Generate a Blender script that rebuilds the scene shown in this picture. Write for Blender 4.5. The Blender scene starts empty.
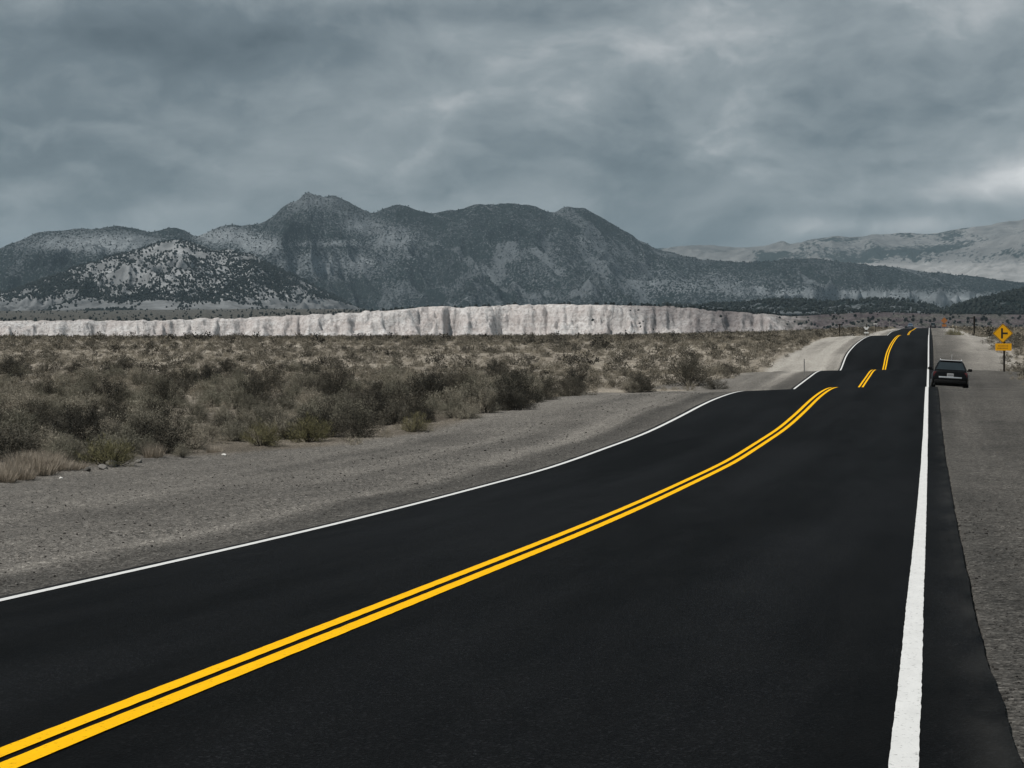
import bpy, bmesh, math, random
import numpy as np
from mathutils import Vector, Matrix, Euler

sc = bpy.context.scene
COL = sc.collection
F = 1800.0            # focal length in pixels
HY = 330.0            # horizon row
VX = 929.6            # vanishing column of the road
EYE = 1.85
ANG = math.atan((VX - 512) / F)
SA, CA = math.sin(ANG), math.cos(ANG)
rng = np.random.default_rng(7)
random.seed(7)

# ------------------------------------------------------------------ helpers
def xy_st(X, Y):
    return X * SA + Y * CA, -X * CA + Y * SA          # s along the road, t to its left
def st_xy(s, t):
    return s * SA - t * CA, s * CA + t * SA

def hash2(ix, iy, seed):
    h = (ix.astype(np.int64) * 374761393 + iy.astype(np.int64) * 668265263 + seed * 974711) & 0xFFFFFFFF
    h = ((h ^ (h >> 13)) * 1274126177) & 0xFFFFFFFF
    h = ((h ^ (h >> 16)) * 2246822519) & 0xFFFFFFFF
    h = h ^ (h >> 15)
    return (h & 0xFFFFFF) / float(0xFFFFFF)
def vnoise(x, y, seed=0):
    x = np.asarray(x, float); y = np.asarray(y, float)
    ix = np.floor(x); iy = np.floor(y)
    fx = x - ix; fy = y - iy
    ux = fx * fx * fx * (fx * (fx * 6 - 15) + 10); uy = fy * fy * fy * (fy * (fy * 6 - 15) + 10)
    a = hash2(ix, iy, seed); b = hash2(ix + 1, iy, seed); c = hash2(ix, iy + 1, seed); d = hash2(ix + 1, iy + 1, seed)
    return ((a * (1 - ux) + b * ux) * (1 - uy) + (c * (1 - ux) + d * ux) * uy) * 2 - 1
def fbm(x, y, octaves=5, seed=0, gain=.5, lac=2.03):
    v = 0; amp = 1; tot = 0
    for o in range(octaves):
        v = v + amp * vnoise(x, y, seed + o * 17); tot += amp
        x = x * lac + 11.3; y = y * lac - 7.7; amp *= gain
    return v / tot
def ridged(x, y, octaves=5, seed=0, gain=.5, lac=2.1):
    v = 0; amp = 1; tot = 0
    for o in range(octaves):
        v = v + amp * (1 - np.abs(vnoise(x, y, seed + o * 13)) * 1.9); tot += amp
        x = x * lac + 3.1; y = y * lac + 9.2; amp *= gain
    return v / tot
def sstep(a, b, x):
    u = np.clip((np.asarray(x, float) - a) / (b - a), 0, 1)
    return u * u * (3 - 2 * u)
def pchip(xs, ys):
    xs = np.array(xs, float); ys = np.array(ys, float)
    h = np.diff(xs); d = np.diff(ys) / h
    m = np.zeros_like(xs); m[0] = d[0]; m[-1] = d[-1]
    for i in range(1, len(xs) - 1):
        m[i] = (d[i - 1] * h[i] + d[i] * h[i - 1]) / (h[i] + h[i - 1])
        if d[i - 1] * d[i] <= 0: m[i] *= .5
    def f(x):
        x = np.asarray(x, float)
        xc = np.clip(x, xs[0], xs[-1])
        i = np.clip(np.searchsorted(xs, xc) - 1, 0, len(xs) - 2)
        t = (xc - xs[i]) / h[i]
        return ((2*t**3 - 3*t**2 + 1) * ys[i] + (t**3 - 2*t**2 + t) * h[i] * m[i] + (-2*t**3 + 3*t**2) * ys[i+1] + (t**3 - t**2) * h[i] * m[i+1])
    return f

def mesh_np(name, V, Fc, smooth=False, attrs=None, uv=None, cols=None):
    V = np.ascontiguousarray(V, dtype=np.float32); Fc = np.ascontiguousarray(Fc, dtype=np.int32)
    me = bpy.data.meshes.new(name)
    n, k = Fc.shape
    me.vertices.add(len(V)); me.vertices.foreach_set('co', V.ravel())
    me.loops.add(n * k); me.loops.foreach_set('vertex_index', Fc.ravel())
    me.polygons.add(n)
    me.polygons.foreach_set('loop_start', np.arange(0, n * k, k, dtype=np.int32))
    me.polygons.foreach_set('loop_total', np.full(n, k, dtype=np.int32))
    me.polygons.foreach_set('use_smooth', np.full(n, bool(smooth)))
    me.update(calc_edges=True)
    for an, av in (attrs or {}).items():
        at = me.attributes.new(an, 'FLOAT', 'POINT'); at.data.foreach_set('value', np.ascontiguousarray(av, dtype=np.float32).ravel())
    for an, av in (cols or {}).items():
        at = me.attributes.new(an, 'FLOAT_VECTOR', 'POINT'); at.data.foreach_set('vector', np.ascontiguousarray(av, dtype=np.float32).ravel())
    if uv is not None:
        l = me.uv_layers.new(name='road')
        l.data.foreach_set('uv', np.ascontiguousarray(uv[Fc.ravel()], dtype=np.float32).ravel())
    return me
def link(name, me, mat=None, parent=None):
    o = bpy.data.objects.new(name, me); COL.objects.link(o)
    if mat is not None: me.materials.append(mat)
    if parent is not None: o.parent = parent
    return o
def tag(o, label=None, cat=None, group=None, kind=None):
    if label: o['label'] = label
    if cat: o['category'] = cat
    if group: o['group'] = group
    if kind: o['kind'] = kind
    return o
def empty(name, loc, rz=0, label=None, cat=None, group=None):
    o = bpy.data.objects.new(name, None); COL.objects.link(o)
    o.empty_display_size = .2
    o.location = loc; o.rotation_euler = (0, 0, rz)
    return tag(o, label, cat, group)
def grid_faces(nr, nc):
    i = np.arange(nr - 1)[:, None] * nc + np.arange(nc - 1)[None, :]
    return np.stack([i, i + 1, i + nc + 1, i + nc], -1).reshape(-1, 4)

class MB:
    """collects boxes, tubes and lofts into ONE mesh"""
    def __init__(self): self.bm = bmesh.new()
    def box(self, c, s, rot=None, bevel=0):
        r = bmesh.ops.create_cube(self.bm, size=1)
        vs = r['verts']
        bmesh.ops.scale(self.bm, vec=s, verts=vs)
        if bevel:
            es = list({e for v in vs for e in v.link_edges})
            rr = bmesh.ops.bevel(self.bm, geom=es, offset=bevel, segments=2, affect='EDGES', profile=.5)
            vs = list({v for f in rr['faces'] for v in f.verts} | {v for v in vs if v.is_valid})
        if rot is not None: bmesh.ops.rotate(self.bm, cent=(0, 0, 0), matrix=Euler(rot).to_matrix(), verts=vs)
        bmesh.ops.translate(self.bm, vec=c, verts=vs)
        return self
    def tube(self, pts, rad, n=8):
        rings = []
        for i, p in enumerate(pts):
            p = Vector(p)
            d = (Vector(pts[min(i + 1, len(pts) - 1)]) - Vector(pts[max(i - 1, 0)])).normalized()
            q = d.to_track_quat('Z', 'Y')
            r = rad[i] if hasattr(rad, '__len__') else rad
            rings.append([self.bm.verts.new(p + q @ Vector((r * math.cos(2*math.pi*k/n), r * math.sin(2*math.pi*k/n), 0))) for k in range(n)])
        for a, b in zip(rings, rings[1:]):
            for k in range(n): self.bm.faces.new((a[k], a[(k + 1) % n], b[(k + 1) % n], b[k]))
        self.bm.faces.new(rings[0][::-1]); self.bm.faces.new(rings[-1])
        return self
    def loft(self, rings):
        R = [[self.bm.verts.new(p) for p in r] for r in rings]; n = len(R[0])
        for a, b in zip(R, R[1:]):
            for k in range(n): self.bm.faces.new((a[k], a[(k + 1) % n], b[(k + 1) % n], b[k]))
        self.bm.faces.new(R[0][::-1]); self.bm.faces.new(R[-1])
        return self
    def slab(self, poly, depth, M):
        """flat polygon (x,z) given thickness along y, moved by M"""
        a = [self.bm.verts.new(M @ Vector((x, -depth/2, z))) for x, z in poly]
        b = [self.bm.verts.new(M @ Vector((x, depth/2, z))) for x, z in poly]
        n = len(poly)
        self.bm.faces.new(a); self.bm.faces.new(b[::-1])
        for k in range(n): self.bm.faces.new((a[(k + 1) % n], a[k], b[k], b[(k + 1) % n]))
        return self
    def build(self, name, mat, parent=None, smooth=False):
        bmesh.ops.recalc_face_normals(self.bm, faces=self.bm.faces)
        me = bpy.data.meshes.new(name); self.bm.to_mesh(me); self.bm.free()
        if smooth:
            me.polygons.foreach_set('use_smooth', np.full(len(me.polygons), True))
            try: me.set_sharp_from_angle(angle=math.radians(38))
            except Exception: pass
        return link(name, me, mat, parent)

# ------------------------------------------------------------------ materials
def new_mat(name):
    m = bpy.data.materials.new(name); m.use_nodes = True
    nt = m.node_tree; b = nt.nodes['Principled BSDF']
    return m, nt, b
def N(nt, typ, **kw):
    n = nt.nodes.new(typ)
    for k, v in kw.items():
        if k.startswith('i_'):
            n.inputs[k[2:].replace('_', ' ')].default_value = v
        else: setattr(n, k, v)
    return n
def math_(nt, op, a, b=None, c=None, clamp=False):
    n = nt.nodes.new('ShaderNodeMath'); n.operation = op; n.use_clamp = clamp
    for i, v in enumerate((a, b, c)):
        if v is None: continue
        if isinstance(v, (int, float)): n.inputs[i].default_value = v
        else: nt.links.new(v, n.inputs[i])
    return n.outputs[0]
def mix_(nt, fac, a, b, blend='MIX'):
    n = nt.nodes.new('ShaderNodeMix'); n.data_type = 'RGBA'; n.blend_type = blend
    for sock, v in ((n.inputs['Factor'], fac), (n.inputs['A'], a), (n.inputs['B'], b)) if False else ((n.inputs[0], fac), (n.inputs[6], a), (n.inputs[7], b)):
        if isinstance(v, (int, float)): sock.default_value = v
        elif isinstance(v, tuple): sock.default_value = (*v, 1) if len(v) == 3 else v
        else: nt.links.new(v, sock)
    return n.outputs[2]
def ramp_(nt, fac, stops):
    n = nt.nodes.new('ShaderNodeValToRGB'); e = n.color_ramp.elements
    while len(e) < len(stops): e.new(.5)
    for el, (p, c) in zip(e, stops):
        el.position = p; el.color = (c, c, c, 1) if isinstance(c, (int, float)) else (*c, 1)
    nt.links.new(fac, n.inputs[0])
    return n.outputs[0]
def noise_(nt, vec, scale, detail=4, rough=.55, dist=0):
    n = nt.nodes.new('ShaderNodeTexNoise'); n.inputs['Scale'].default_value = scale; n.inputs['Detail'].default_value = detail
    n.inputs['Roughness'].default_value = rough; n.inputs['Distortion'].default_value = dist
    if vec is not None: nt.links.new(vec, n.inputs['Vector'])
    return n.outputs[0]
def voro_(nt, vec, scale, feature='F1', out='Distance', rand=1):
    n = nt.nodes.new('ShaderNodeTexVoronoi'); n.feature = feature; n.inputs['Scale'].default_value = scale
    n.inputs['Randomness'].default_value = rand
    if vec is not None: nt.links.new(vec, n.inputs['Vector'])
    return n.outputs[out]
def attr_(nt, name, out='Fac'):
    n = nt.nodes.new('ShaderNodeAttribute'); n.attribute_name = name
    return n.outputs[out]
def objco(nt):
    return nt.nodes.new('ShaderNodeTexCoord').outputs['Object']
def scalev(nt, vec, s):
    n = nt.nodes.new('ShaderNodeMapping'); n.inputs['Scale'].default_value = s; nt.links.new(vec, n.inputs['Vector'])
    return n.outputs[0]
def bump_(nt, b, height, strength, dist):
    n = nt.nodes.new('ShaderNodeBump'); n.inputs['Strength'].default_value = strength; n.inputs['Distance'].default_value = dist
    nt.links.new(height, n.inputs['Height']); nt.links.new(n.outputs[0], b.inputs['Normal'])
def simple(name, col, rough=.6, metal=0, spec=.5, var=.12, scale=30, coat=0):
    m, nt, b = new_mat(name)
    n = noise_(nt, objco(nt), scale, 4)
    c = mix_(nt, n, tuple(x * (1 - var) for x in col), tuple(min(1, x * (1 + var)) for x in col))
    nt.links.new(c, b.inputs['Base Color'])
    b.inputs['Roughness'].default_value = rough; b.inputs['Metallic'].default_value = metal
    b.inputs['Specular IOR Level'].default_value = spec
    if coat: b.inputs['Coat Weight'].default_value = coat; b.inputs['Coat Roughness'].default_value = .05
    return m

# ---- asphalt
def mat_asphalt():
    m, nt, b = new_mat('asphalt')
    uvn = nt.nodes.new('ShaderNodeUVMap'); uvn.uv_map = 'road'; uv = uvn.outputs[0]
    agg = voro_(nt, uv, 75, out='Color')
    sep = nt.nodes.new('ShaderNodeSeparateColor'); nt.links.new(agg, sep.inputs[0])
    big = noise_(nt, scalev(nt, uv, (.06, .55, 1)), 1.0, 4, .6)            # long streaks down the lanes
    mid = noise_(nt, scalev(nt, uv, (.5, 1.6, 1)), 1.0, 5, .6)
    fine = noise_(nt, uv, 160, 2)
    suv = nt.nodes.new('ShaderNodeSeparateXYZ'); nt.links.new(uv, suv.inputs[0])
    track = math_(nt, 'COSINE', math_(nt, 'MULTIPLY', math_(nt, 'SUBTRACT', suv.outputs[1], 1.08), 2 * math.pi / 1.875))
    big = math_(nt, 'ADD', big, math_(nt, 'MULTIPLY', track, .055))
    base = mix_(nt, ramp_(nt, big, [(.36, 0), (.66, 1)]), (.0012, .0012, .0013), (.0075, .0078, .0086))
    base = mix_(nt, math_(nt, 'MULTIPLY', ramp_(nt, mid, [(.35, 0), (.75, 1)]), .22), base, (.0105, .0108, .0114))
    speck = ramp_(nt, sep.outputs[0], [(0, .45), (.75, 1.0), (.92, 1.6), (1, 3.0)])
    base = mix_(nt, 1.0, base, speck, 'MULTIPLY')
    # tyre scuffs and dust near the outer edges
    dust = attr_(nt, 'dust')
    dn = math_(nt, 'MULTIPLY', dust, ramp_(nt, noise_(nt, scalev(nt, uv, (.8, 3, 1)), 1.0, 5), [(.35, 0), (.75, 1)]))
    base = mix_(nt, dn, base, (.06, .058, .054))
    nt.links.new(base, b.inputs['Base Color'])
    b.inputs['Roughness'].default_value = .66; b.inputs['Specular IOR Level'].default_value = .035
    h = math_(nt, 'ADD', math_(nt, 'MULTIPLY', voro_(nt, uv, 75), 1), math_(nt, 'MULTIPLY', fine, .6))
    bump_(nt, b, h, .5, .006)
    return m
def mat_paint(name, col, wear):
    m, nt, b = new_mat(name)
    uvn = nt.nodes.new('ShaderNodeUVMap'); uvn.uv_map = 'road'; uv = uvn.outputs[0]
    n1 = noise_(nt, scalev(nt, uv, (30, 30, 1)), 1.0, 5, .65)
    n2 = noise_(nt, scalev(nt, uv, (3, 8, 1)), 1.0, 4, .6)
    c = mix_(nt, ramp_(nt, n2, [(.3, 0), (.8, 1)]), col, tuple(x * .86 for x in col))
    c = mix_(nt, ramp_(nt, n1, [(wear, .85), (wear + .07, 0)]), c, tuple(x * .45 for x in col))
    nt.links.new(c, b.inputs['Base Color'])
    b.inputs['Roughness'].default_value = .8; b.inputs['Specular IOR Level'].default_value = .08
    bump_(nt, b, n1, .6, .005)
    return m

# ---- ground: gravel, sand and the soil of the plain
def mat_ground():
    m, nt, b = new_mat('gravel_and_soil')
    co = objco(nt)
    tone = attr_(nt, 'tone'); warm = attr_(nt, 'warm'); far = attr_(nt, 'far')
    n1 = noise_(nt, co, .35, 6, .6); n2 = noise_(nt, co, 3.2, 5, .65)
    v1 = voro_(nt, co, 26, out='Color'); v2 = voro_(nt, co, 60, out='Color')
    s1 = nt.nodes.new('ShaderNodeSeparateColor'); nt.links.new(v1, s1.inputs[0])
    s2 = nt.nodes.new('ShaderNodeSeparateColor'); nt.links.new(v2, s2.inputs[0])
    t = math_(nt, 'ADD', tone, math_(nt, 'MULTIPLY', math_(nt, 'SUBTRACT', n1, .5), .35))
    t = math_(nt, 'ADD', t, math_(nt, 'MULTIPLY', math_(nt, 'SUBTRACT', n2, .5), .30), clamp=True)
    grey = ramp_(nt, t, [(0, (.048, .046, .042)), (.35, (.120, .112, .101)), (.7, (.228, .212, .189)), (1, (.40, .375, .335))])
    tan = ramp_(nt, t, [(0, (.06, .05, .038)), (.4, (.17, .142, .108)), (.75, (.31, .265, .205)), (1, (.44, .39, .315))])
    c = mix_(nt, warm, grey, tan)
    sp = math_(nt, 'MULTIPLY', ramp_(nt, s1.outputs[0], [(0, .36), (.2, .8), (.75, 1.08), (1, 1.75)]), ramp_(nt, s2.outputs[1], [(0, .5), (.3, .9), (.8, 1.1), (1, 1.65)]))
    sp2 = nt.nodes.new('ShaderNodeMix'); sp2.data_type = 'FLOAT'
    nt.links.new(math_(nt, 'SUBTRACT', 1, far), sp2.inputs[0]); sp2.inputs[2].default_value = 1; nt.links.new(sp, sp2.inputs[3])
    c = mix_(nt, 1.0, c, sp2.outputs[0], 'MULTIPLY')
    # far plain: low brush too small to model shows as dark flecks in the soil
    fl = noise_(nt, scalev(nt, co, (.22, .05, .2)), 1.0, 5, .72)
    c = mix_(nt, math_(nt, 'MULTIPLY', far, ramp_(nt, fl, [(.42, .95), (.60, 0)])), c, (.045, .04, .031))
    nt.links.new(c, b.inputs['Base Color'])
    b.inputs['Roughness'].default_value = .95; b.inputs['Specular IOR Level'].default_value = .1
    h = math_(nt, 'ADD', math_(nt, 'MULTIPLY', voro_(nt, co, 26), 1.0), math_(nt, 'MULTIPLY', voro_(nt, co, 60), .5))
    bump_(nt, b, h, .8, .02)
    return m

# ---- wooded mountain slopes: pale rock under dark juniper cover
def mat_slope(name, rock, rock2, tree, fs, tree2=None):
    m, nt, b = new_mat(name)
    co = objco(nt)
    cover = attr_(nt, 'cover'); pale = attr_(nt, 'pale')
    n1 = noise_(nt, co, fs, 3, .7); n2 = noise_(nt, co, fs * .25, 4, .65); n3 = noise_(nt, co, fs * .05, 5, .6)
    v = voro_(nt, co, fs * .8)
    k = math_(nt, 'ADD', math_(nt, 'MULTIPLY', n1, .72), math_(nt, 'MULTIPLY', n2, .28))
    k = math_(nt, 'ADD', k, math_(nt, 'MULTIPLY', math_(nt, 'SUBTRACT', .45, v), .22))
    k = math_(nt, 'ADD', k, math_(nt, 'MULTIPLY', math_(nt, 'SUBTRACT', cover, .5), .72))
    tf = ramp_(nt, k, [(.485, 0), (.535, 1)])
    rk = mix_(nt, pale, rock, rock2)
    rk = mix_(nt, 1.0, rk, ramp_(nt, n2, [(.25, .55), (.75, 1.35)]), 'MULTIPLY')
    tr = mix_(nt, n3, tree, tree2 or tuple(x * 1.5 for x in tree))
    c = mix_(nt, tf, rk, tr)
    nt.links.new(c, b.inputs['Base Color'])
    b.inputs['Roughness'].default_value = 1; b.inputs['Specular IOR Level'].default_value = 0
    bump_(nt, b, math_(nt, 'ADD', n2, math_(nt, 'MULTIPLY', tf, .35)), .9, 7)
    return m
def mat_cliff():
    m, nt, b = new_mat('pale_bluff')
    co = objco(nt)
    pink = attr_(nt, 'pink'); veg = attr_(nt, 'veg')
    st = noise_(nt, scalev(nt, co, (.012, .012, .32)), 1.0, 4, .6)           # strata
    n1 = noise_(nt, scalev(nt, co, (.20, .20, .22)), 1.0, 6, .72, .4); n2 = noise_(nt, co, .02, 4, .6)
    c = mix_(nt, ramp_(nt, st, [(.35, 0), (.62, 1)]), (.68, .645, .62), (.80, .78, .76))
    c = mix_(nt, ramp_(nt, n1, [(.38, .75), (.53, 0)]), c, (.36, .315, .295))
    c = mix_(nt, ramp_(nt, n2, [(.42, 0), (.66, .5)]), c, (.44, .365, .335))
    pk = mix_(nt, ramp_(nt, n1, [(.35, 0), (.7, 1)]), (.045, .036, .039), (.115, .095, .098))
    c = mix_(nt, math_(nt, 'MULTIPLY', pink, ramp_(nt, n2, [(.3, .9), (.6, 1)])), c, pk)
    vg = mix_(nt, ramp_(nt, n1, [(.4, 0), (.6, 1)]), (.045, .048, .042), (.165, .155, .14))
    c = mix_(nt, veg, c, vg)
    nt.links.new(c, b.inputs['Base Color'])
    b.inputs['Roughness'].default_value = 1; b.inputs['Specular IOR Level'].default_value = 0
    bump_(nt, b, math_(nt, 'ADD', math_(nt, 'MULTIPLY', noise_(nt, scalev(nt, co, (.3, .3, .22)), 1.0, 6, .7), 1.6), n1), .9, 2.6)
    return m
# ---- plants
def mat_leaf(name, a, b_, c_, use_attr=None):
    m, nt, b = new_mat(name)
    if use_attr: r = attr_(nt, use_attr)
    else: r = nt.nodes.new('ShaderNodeObjectInfo').outputs['Random']
    n = noise_(nt, objco(nt), 14, 2)
    leaf = attr_(nt, 'leafv')
    c = ramp_(nt, r, [(0, a), (.5, b_), (1, c_)])
    k = math_(nt, 'ADD', .72, math_(nt, 'MULTIPLY', leaf, .56))
    c = mix_(nt, 1.0, c, k, 'MULTIPLY')
    c = mix_(nt, 1.0, c, ramp_(nt, n, [(.3, .75), (.7, 1.2)]), 'MULTIPLY')
    nt.links.new(c, b.inputs['Base Color'])
    b.inputs['Roughness'].default_value = .9; b.inputs['Specular IOR Level'].default_value = .1
    return m
M = {
 'asphalt': mat_asphalt(),
 'white_paint': mat_paint('white_paint', (.70, .70, .685), .345),
 'yellow_paint': mat_paint('yellow_paint', (.95, .50, .002), .335),
 'ground': mat_ground(),
 'mountain': mat_slope('mountain_slope', (.098, .109, .115), (.215, .232, .242), (.009, .0132, .0125), .11),
 'foothill': mat_slope('foothill_slope', (.118, .123, .125), (.405, .412, .415), (.009, .0135, .0125), .085),
 'far_hill': mat_slope('far_hill_slope', (.12, .121, .119), (.31, .305, .297), (.018, .024, .022), .03),
 'cliff': mat_cliff(),
 'sage': mat_leaf('sage_leaf', (.115, .105, .084), (.215, .202, .155), (.345, .308, .245)),
 'sage_dark': mat_leaf('dark_sage_leaf', (.034, .032, .027), (.060, .056, .044), (.098, .088, .069)),
 'rabbit': mat_leaf('rabbitbrush_leaf', (.165, .152, .080), (.195, .178, .098), (.22, .198, .118)),
 'straw': mat_leaf('straw_blade', (.40, .34, .27), (.46, .395, .32), (.53, .46, .375)),
 'field': mat_leaf('brush_field_leaf', (.034, .032, .027), (.172, .155, .124), (.345, .305, .240), 'tint'),
 'wood': simple('grey_twig', (.075, .066, .056), .9, spec=.1, var=.35),
 'juniper': mat_leaf('juniper_leaf', (.016, .021, .018), (.022, .027, .023), (.030, .034, .028)),
 'juniper_mass': mat_leaf('juniper_mass_leaf', (.012, .017, .016), (.018, .023, .021), (.026, .031, .028), 'tint'),
 'bark': simple('juniper_bark', (.07, .055, .045), .95, spec=.1),
 'stone': simple('grey_stone', (.19, .18, .165), .95, spec=.15, var=.4, scale=9),
 'white_stone': simple('white_stone', (.72, .70, .66), .9, spec=.15, var=.15, scale=9),
 'dark_stone': simple('dark_stone', (.10, .094, .085), .95, spec=.15, var=.4, scale=9),
 'black_paint': simple('black_car_paint', (.003, .003, .0034), .3, spec=.2, var=.1, coat=.12),
 'black_plastic': simple('black_plastic', (.006, .006, .006), .7, spec=.15),
 'glass': simple('tinted_glass', (.014, .020, .023), .06, spec=1.0, var=.5, scale=2.5),
 'chrome': simple('bright_trim', (.72, .73, .74), .35, metal=.7, spec=.5),
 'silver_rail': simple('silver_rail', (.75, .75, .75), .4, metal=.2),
 'red_lens': simple('red_lens', (.10, .022, .024), .25, spec=.4),
 'plate': simple('plate_metal', (.40, .40, .39), .5),
 'plate_band': simple('plate_band', (.22, .22, .24), .5),
 'rubber': simple('tyre_rubber', (.015, .015, .015), .85, spec=.2),
 'alloy': simple('wheel_alloy', (.35, .35, .36), .35, metal=.8),
 'grey_car': simple('blue_grey_car_paint', (.09, .11, .14), .4, spec=.4),
 'blue_glass': simple('blue_glass', (.03, .05, .075), .1, spec=.6),
 'dark_van': simple('dark_van_paint', (.008, .009, .010), .4, spec=.4),
 'white_roof': simple('pale_roof_paint', (.40, .42, .43), .5),
 'sign_yellow': simple('sign_yellow', (.95, .45, .006), .5, spec=.3, var=.07, scale=5),
 'sign_black': simple('sign_black', (.008, .008, .008), .6),
 'sign_orange': simple('sign_orange', (.40, .16, .05), .6, spec=.3, var=.15, scale=5),
 'sign_white': simple('sign_white', (.72, .72, .70), .6, var=.08, scale=5),
 'post': simple('dark_wooden_post', (.022, .018, .015), .9, spec=.1, var=.3),
 'grey_post': simple('grey_fibre_post', (.27, .265, .25), .8, spec=.2, var=.2),
}

# ------------------------------------------------------------------ the road's profile, from the photograph's lines
def inv(x, y, t):
    xp = (x - 512) / F
    s = t * (CA + xp * SA) / (SA - xp * CA)
    Yd = s * CA + t * SA
    return s, -(y - HY) / F * Yd
YEL = [(0, 760), (200, 681.5), (400, 602), (600, 522), (700, 476.7), (730, 462), (761, 442.5), (779.5, 430.5), (798.6, 414.3), (818, 396), (828, 389.3), (835.7, 387.1),
       (861.5, 386.0), (868, 376.6), (872.4, 370.6), (884, 369.9), (886.8, 356.2), (890.2, 347), (893.7, 340.9), (898.1, 336.0),
       (908.2, 334.7), (909.5, 332.5), (913, 330.0), (916.1, 328.2)]
KN = [inv(x, y, 3.87) for x, y in YEL]
KN += [(88, -2.98), (99, -3.45), (141, -3.12), (152, -3.66), (262, -.74), (285, -1.25), (320, -1.45), (590, .52), (640, -.4), (720, -3.0), (900, -7)]
KN += [(-60, -1.55), (-20, -1.6), (0, -1.72)]
KN.sort()
_raw = pchip([k[0] for k in KN], [k[1] for k in KN])
_fs = np.arange(-70, 910, .5)
_k = np.exp(-.5 * (np.arange(-12, 13) * .5 / 1.6) ** 2); _k /= _k.sum()
_fz = np.convolve(np.pad(_raw(_fs), 12, mode='edge'), _k, 'valid')
def Rz(s): return np.interp(s, _fs, _fz)
SS = np.arange(-60, 900, 1.0)
def gsm(sig):
    k = np.exp(-.5 * (np.arange(-3 * sig, 3 * sig + 1) / sig) ** 2); k /= k.sum()
    v = np.pad(Rz(SS), 3 * sig, mode='edge')
    return np.convolve(v, k, 'valid')
R30 = gsm(30)
R8 = gsm(7)
def z_road(s, t):
    d = t - 3.87
    tl = np.interp(s, [0, 40, 60, 80, 105], [.056, .056, .046, .050, .022])
    return Rz(s) - np.where(d > 0, tl * d, .012 * d)              # one-way camber, low side left
PL, PR = 7.83, -.33          # pavement edges
EDGE = [(0, 484), (50, 476), (90, 469), (145, 458), (230, 455), (310, 447), (350, 443), (420, 434), (460, 424), (490, 414), (540, 402), (580, 392), (640, 387), (705, 390), (735, 378), (770, 368), (785, 357), (800, 349), (815, 342)]

def plain(X, Y, s):
    """natural lie of the plain"""
    r = np.sqrt(X * X + Y * Y)
    base = np.interp(s, SS, R30) - .25
    x = 512 + F * X / np.maximum(Y, 1)
    ym = np.interp(x, [300, 500, 650, 760, 830, 900, 1100], [339.0, 338.6, 337.2, 334.6, 332.2, 329.4, 329.0])
    lim = -(ym - HY) / F * np.maximum(Y, 0)
    k = np.maximum(.25, .0015 * r)
    # smooth minimum
    h = np.clip(.5 + .5 * (lim - base) / k, 0, 1)
    v = lim * (1 - h) + base * h - k * h * (1 - h)
    w = sstep(120, 420, Y)
    return (base - .0028 * np.maximum(r - 60, 0)) * (1 - w) + v * w

def ground_z(X, Y, te=None, micro=True):
    X = np.asarray(X, float); Y = np.asarray(Y, float)
    s, t = xy_st(X, Y)
    sm = np.interp(s, SS, R8)
    zl = z_road(s, PL) - .035 - .03 * (t - PL)
    zl = zl + .09 * np.exp(-((t - 10.6 - .5 * vnoise(s / 9, s * 0, 3)) / .55) ** 2) * (.6 + .6 * vnoise(s / 5, t / 3, 4))
    zr = z_road(s, PR) - .03 - .012 * (PR - t) - .05 * np.maximum(-1.8 - t, 0) * sstep(78, 88, s) * (1 - sstep(98, 116, s))
    pav = z_road(s, np.clip(t, PR, PL)) - .05 - .0022 * np.maximum(np.hypot(X, Y) - 10, 0) * np.clip(np.minimum(PL - t, t - PR) / .2, 0, 1)
    z = np.where(t > PL, zl, np.where(t < PR, zr, pav))
    pz = plain(X, Y, s)
    wl = sstep(11.5, 24, t); wr = sstep(-4.5, -14, t)
    w = np.maximum(wl, wr)
    follow = (np.interp(s, SS, R8) - .25 - .03 * np.clip(np.abs(t - 4) - 4, 0, 4))
    z = np.where((t > PL) | (t < PR), z * (1 - w) + (pz + (follow - pz) * np.exp(-np.maximum(np.where(t > 0, t - 12, -t - 5), 0) / 14.)) * w, z)
    if micro:
        off = np.minimum(np.clip((t - PL) / .6, 0, 1) + np.clip((PR - t) / .6, 0, 1), 1)
        near = np.clip(1.3 - np.hypot(X, Y) / 160, 0, 1)
        z = z + off * (fbm(X / 5.5, Y / 5.5, 3, 21) * .10 - .03 * sum(np.exp(-((t - q - .3 * vnoise(s / 17, s * 0, 12)) / .17) ** 2) for q in (9.7, 11.4))  + fbm(X / .55, Y / .55, 3, 22) * .022 * near + (np.maximum(fbm(X / .07, Y / .07, 2, 23), 0) * .034 - .004) * near)
        z = z + sstep(11, 16, np.abs(t - 3.5) + 0) * fbm(X / 14, Y / 14, 3, 31) * .22
    return z
def ray_hit(x, y):
    """where the sight line through a pixel of the photograph meets the ground"""
    Y = np.concatenate([np.arange(4, 60, .05), np.arange(60, 400, .25)])
    X = (x - 512) / F * Y
    zz = -(y - HY) / F * Y
    g = ground_z(X, Y, micro=False)
    i = np.argmax(zz < g)
    return X[i], Y[i]
E_ST = sorted(xy_st(*ray_hit(x, y)) for x, y in EDGE)
E_S = np.array([e[0] for e in E_ST]); E_T = np.array([e[1] for e in E_ST])
print('edge', np.round(np.stack([E_S, E_T], 1), 1).tolist())
def edge_t(s):
    return np.interp(s, E_S, E_T)
def gz(x, y):
    return float(ground_z(np.array([x]), np.array([y]))[0]) + EYE

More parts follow.
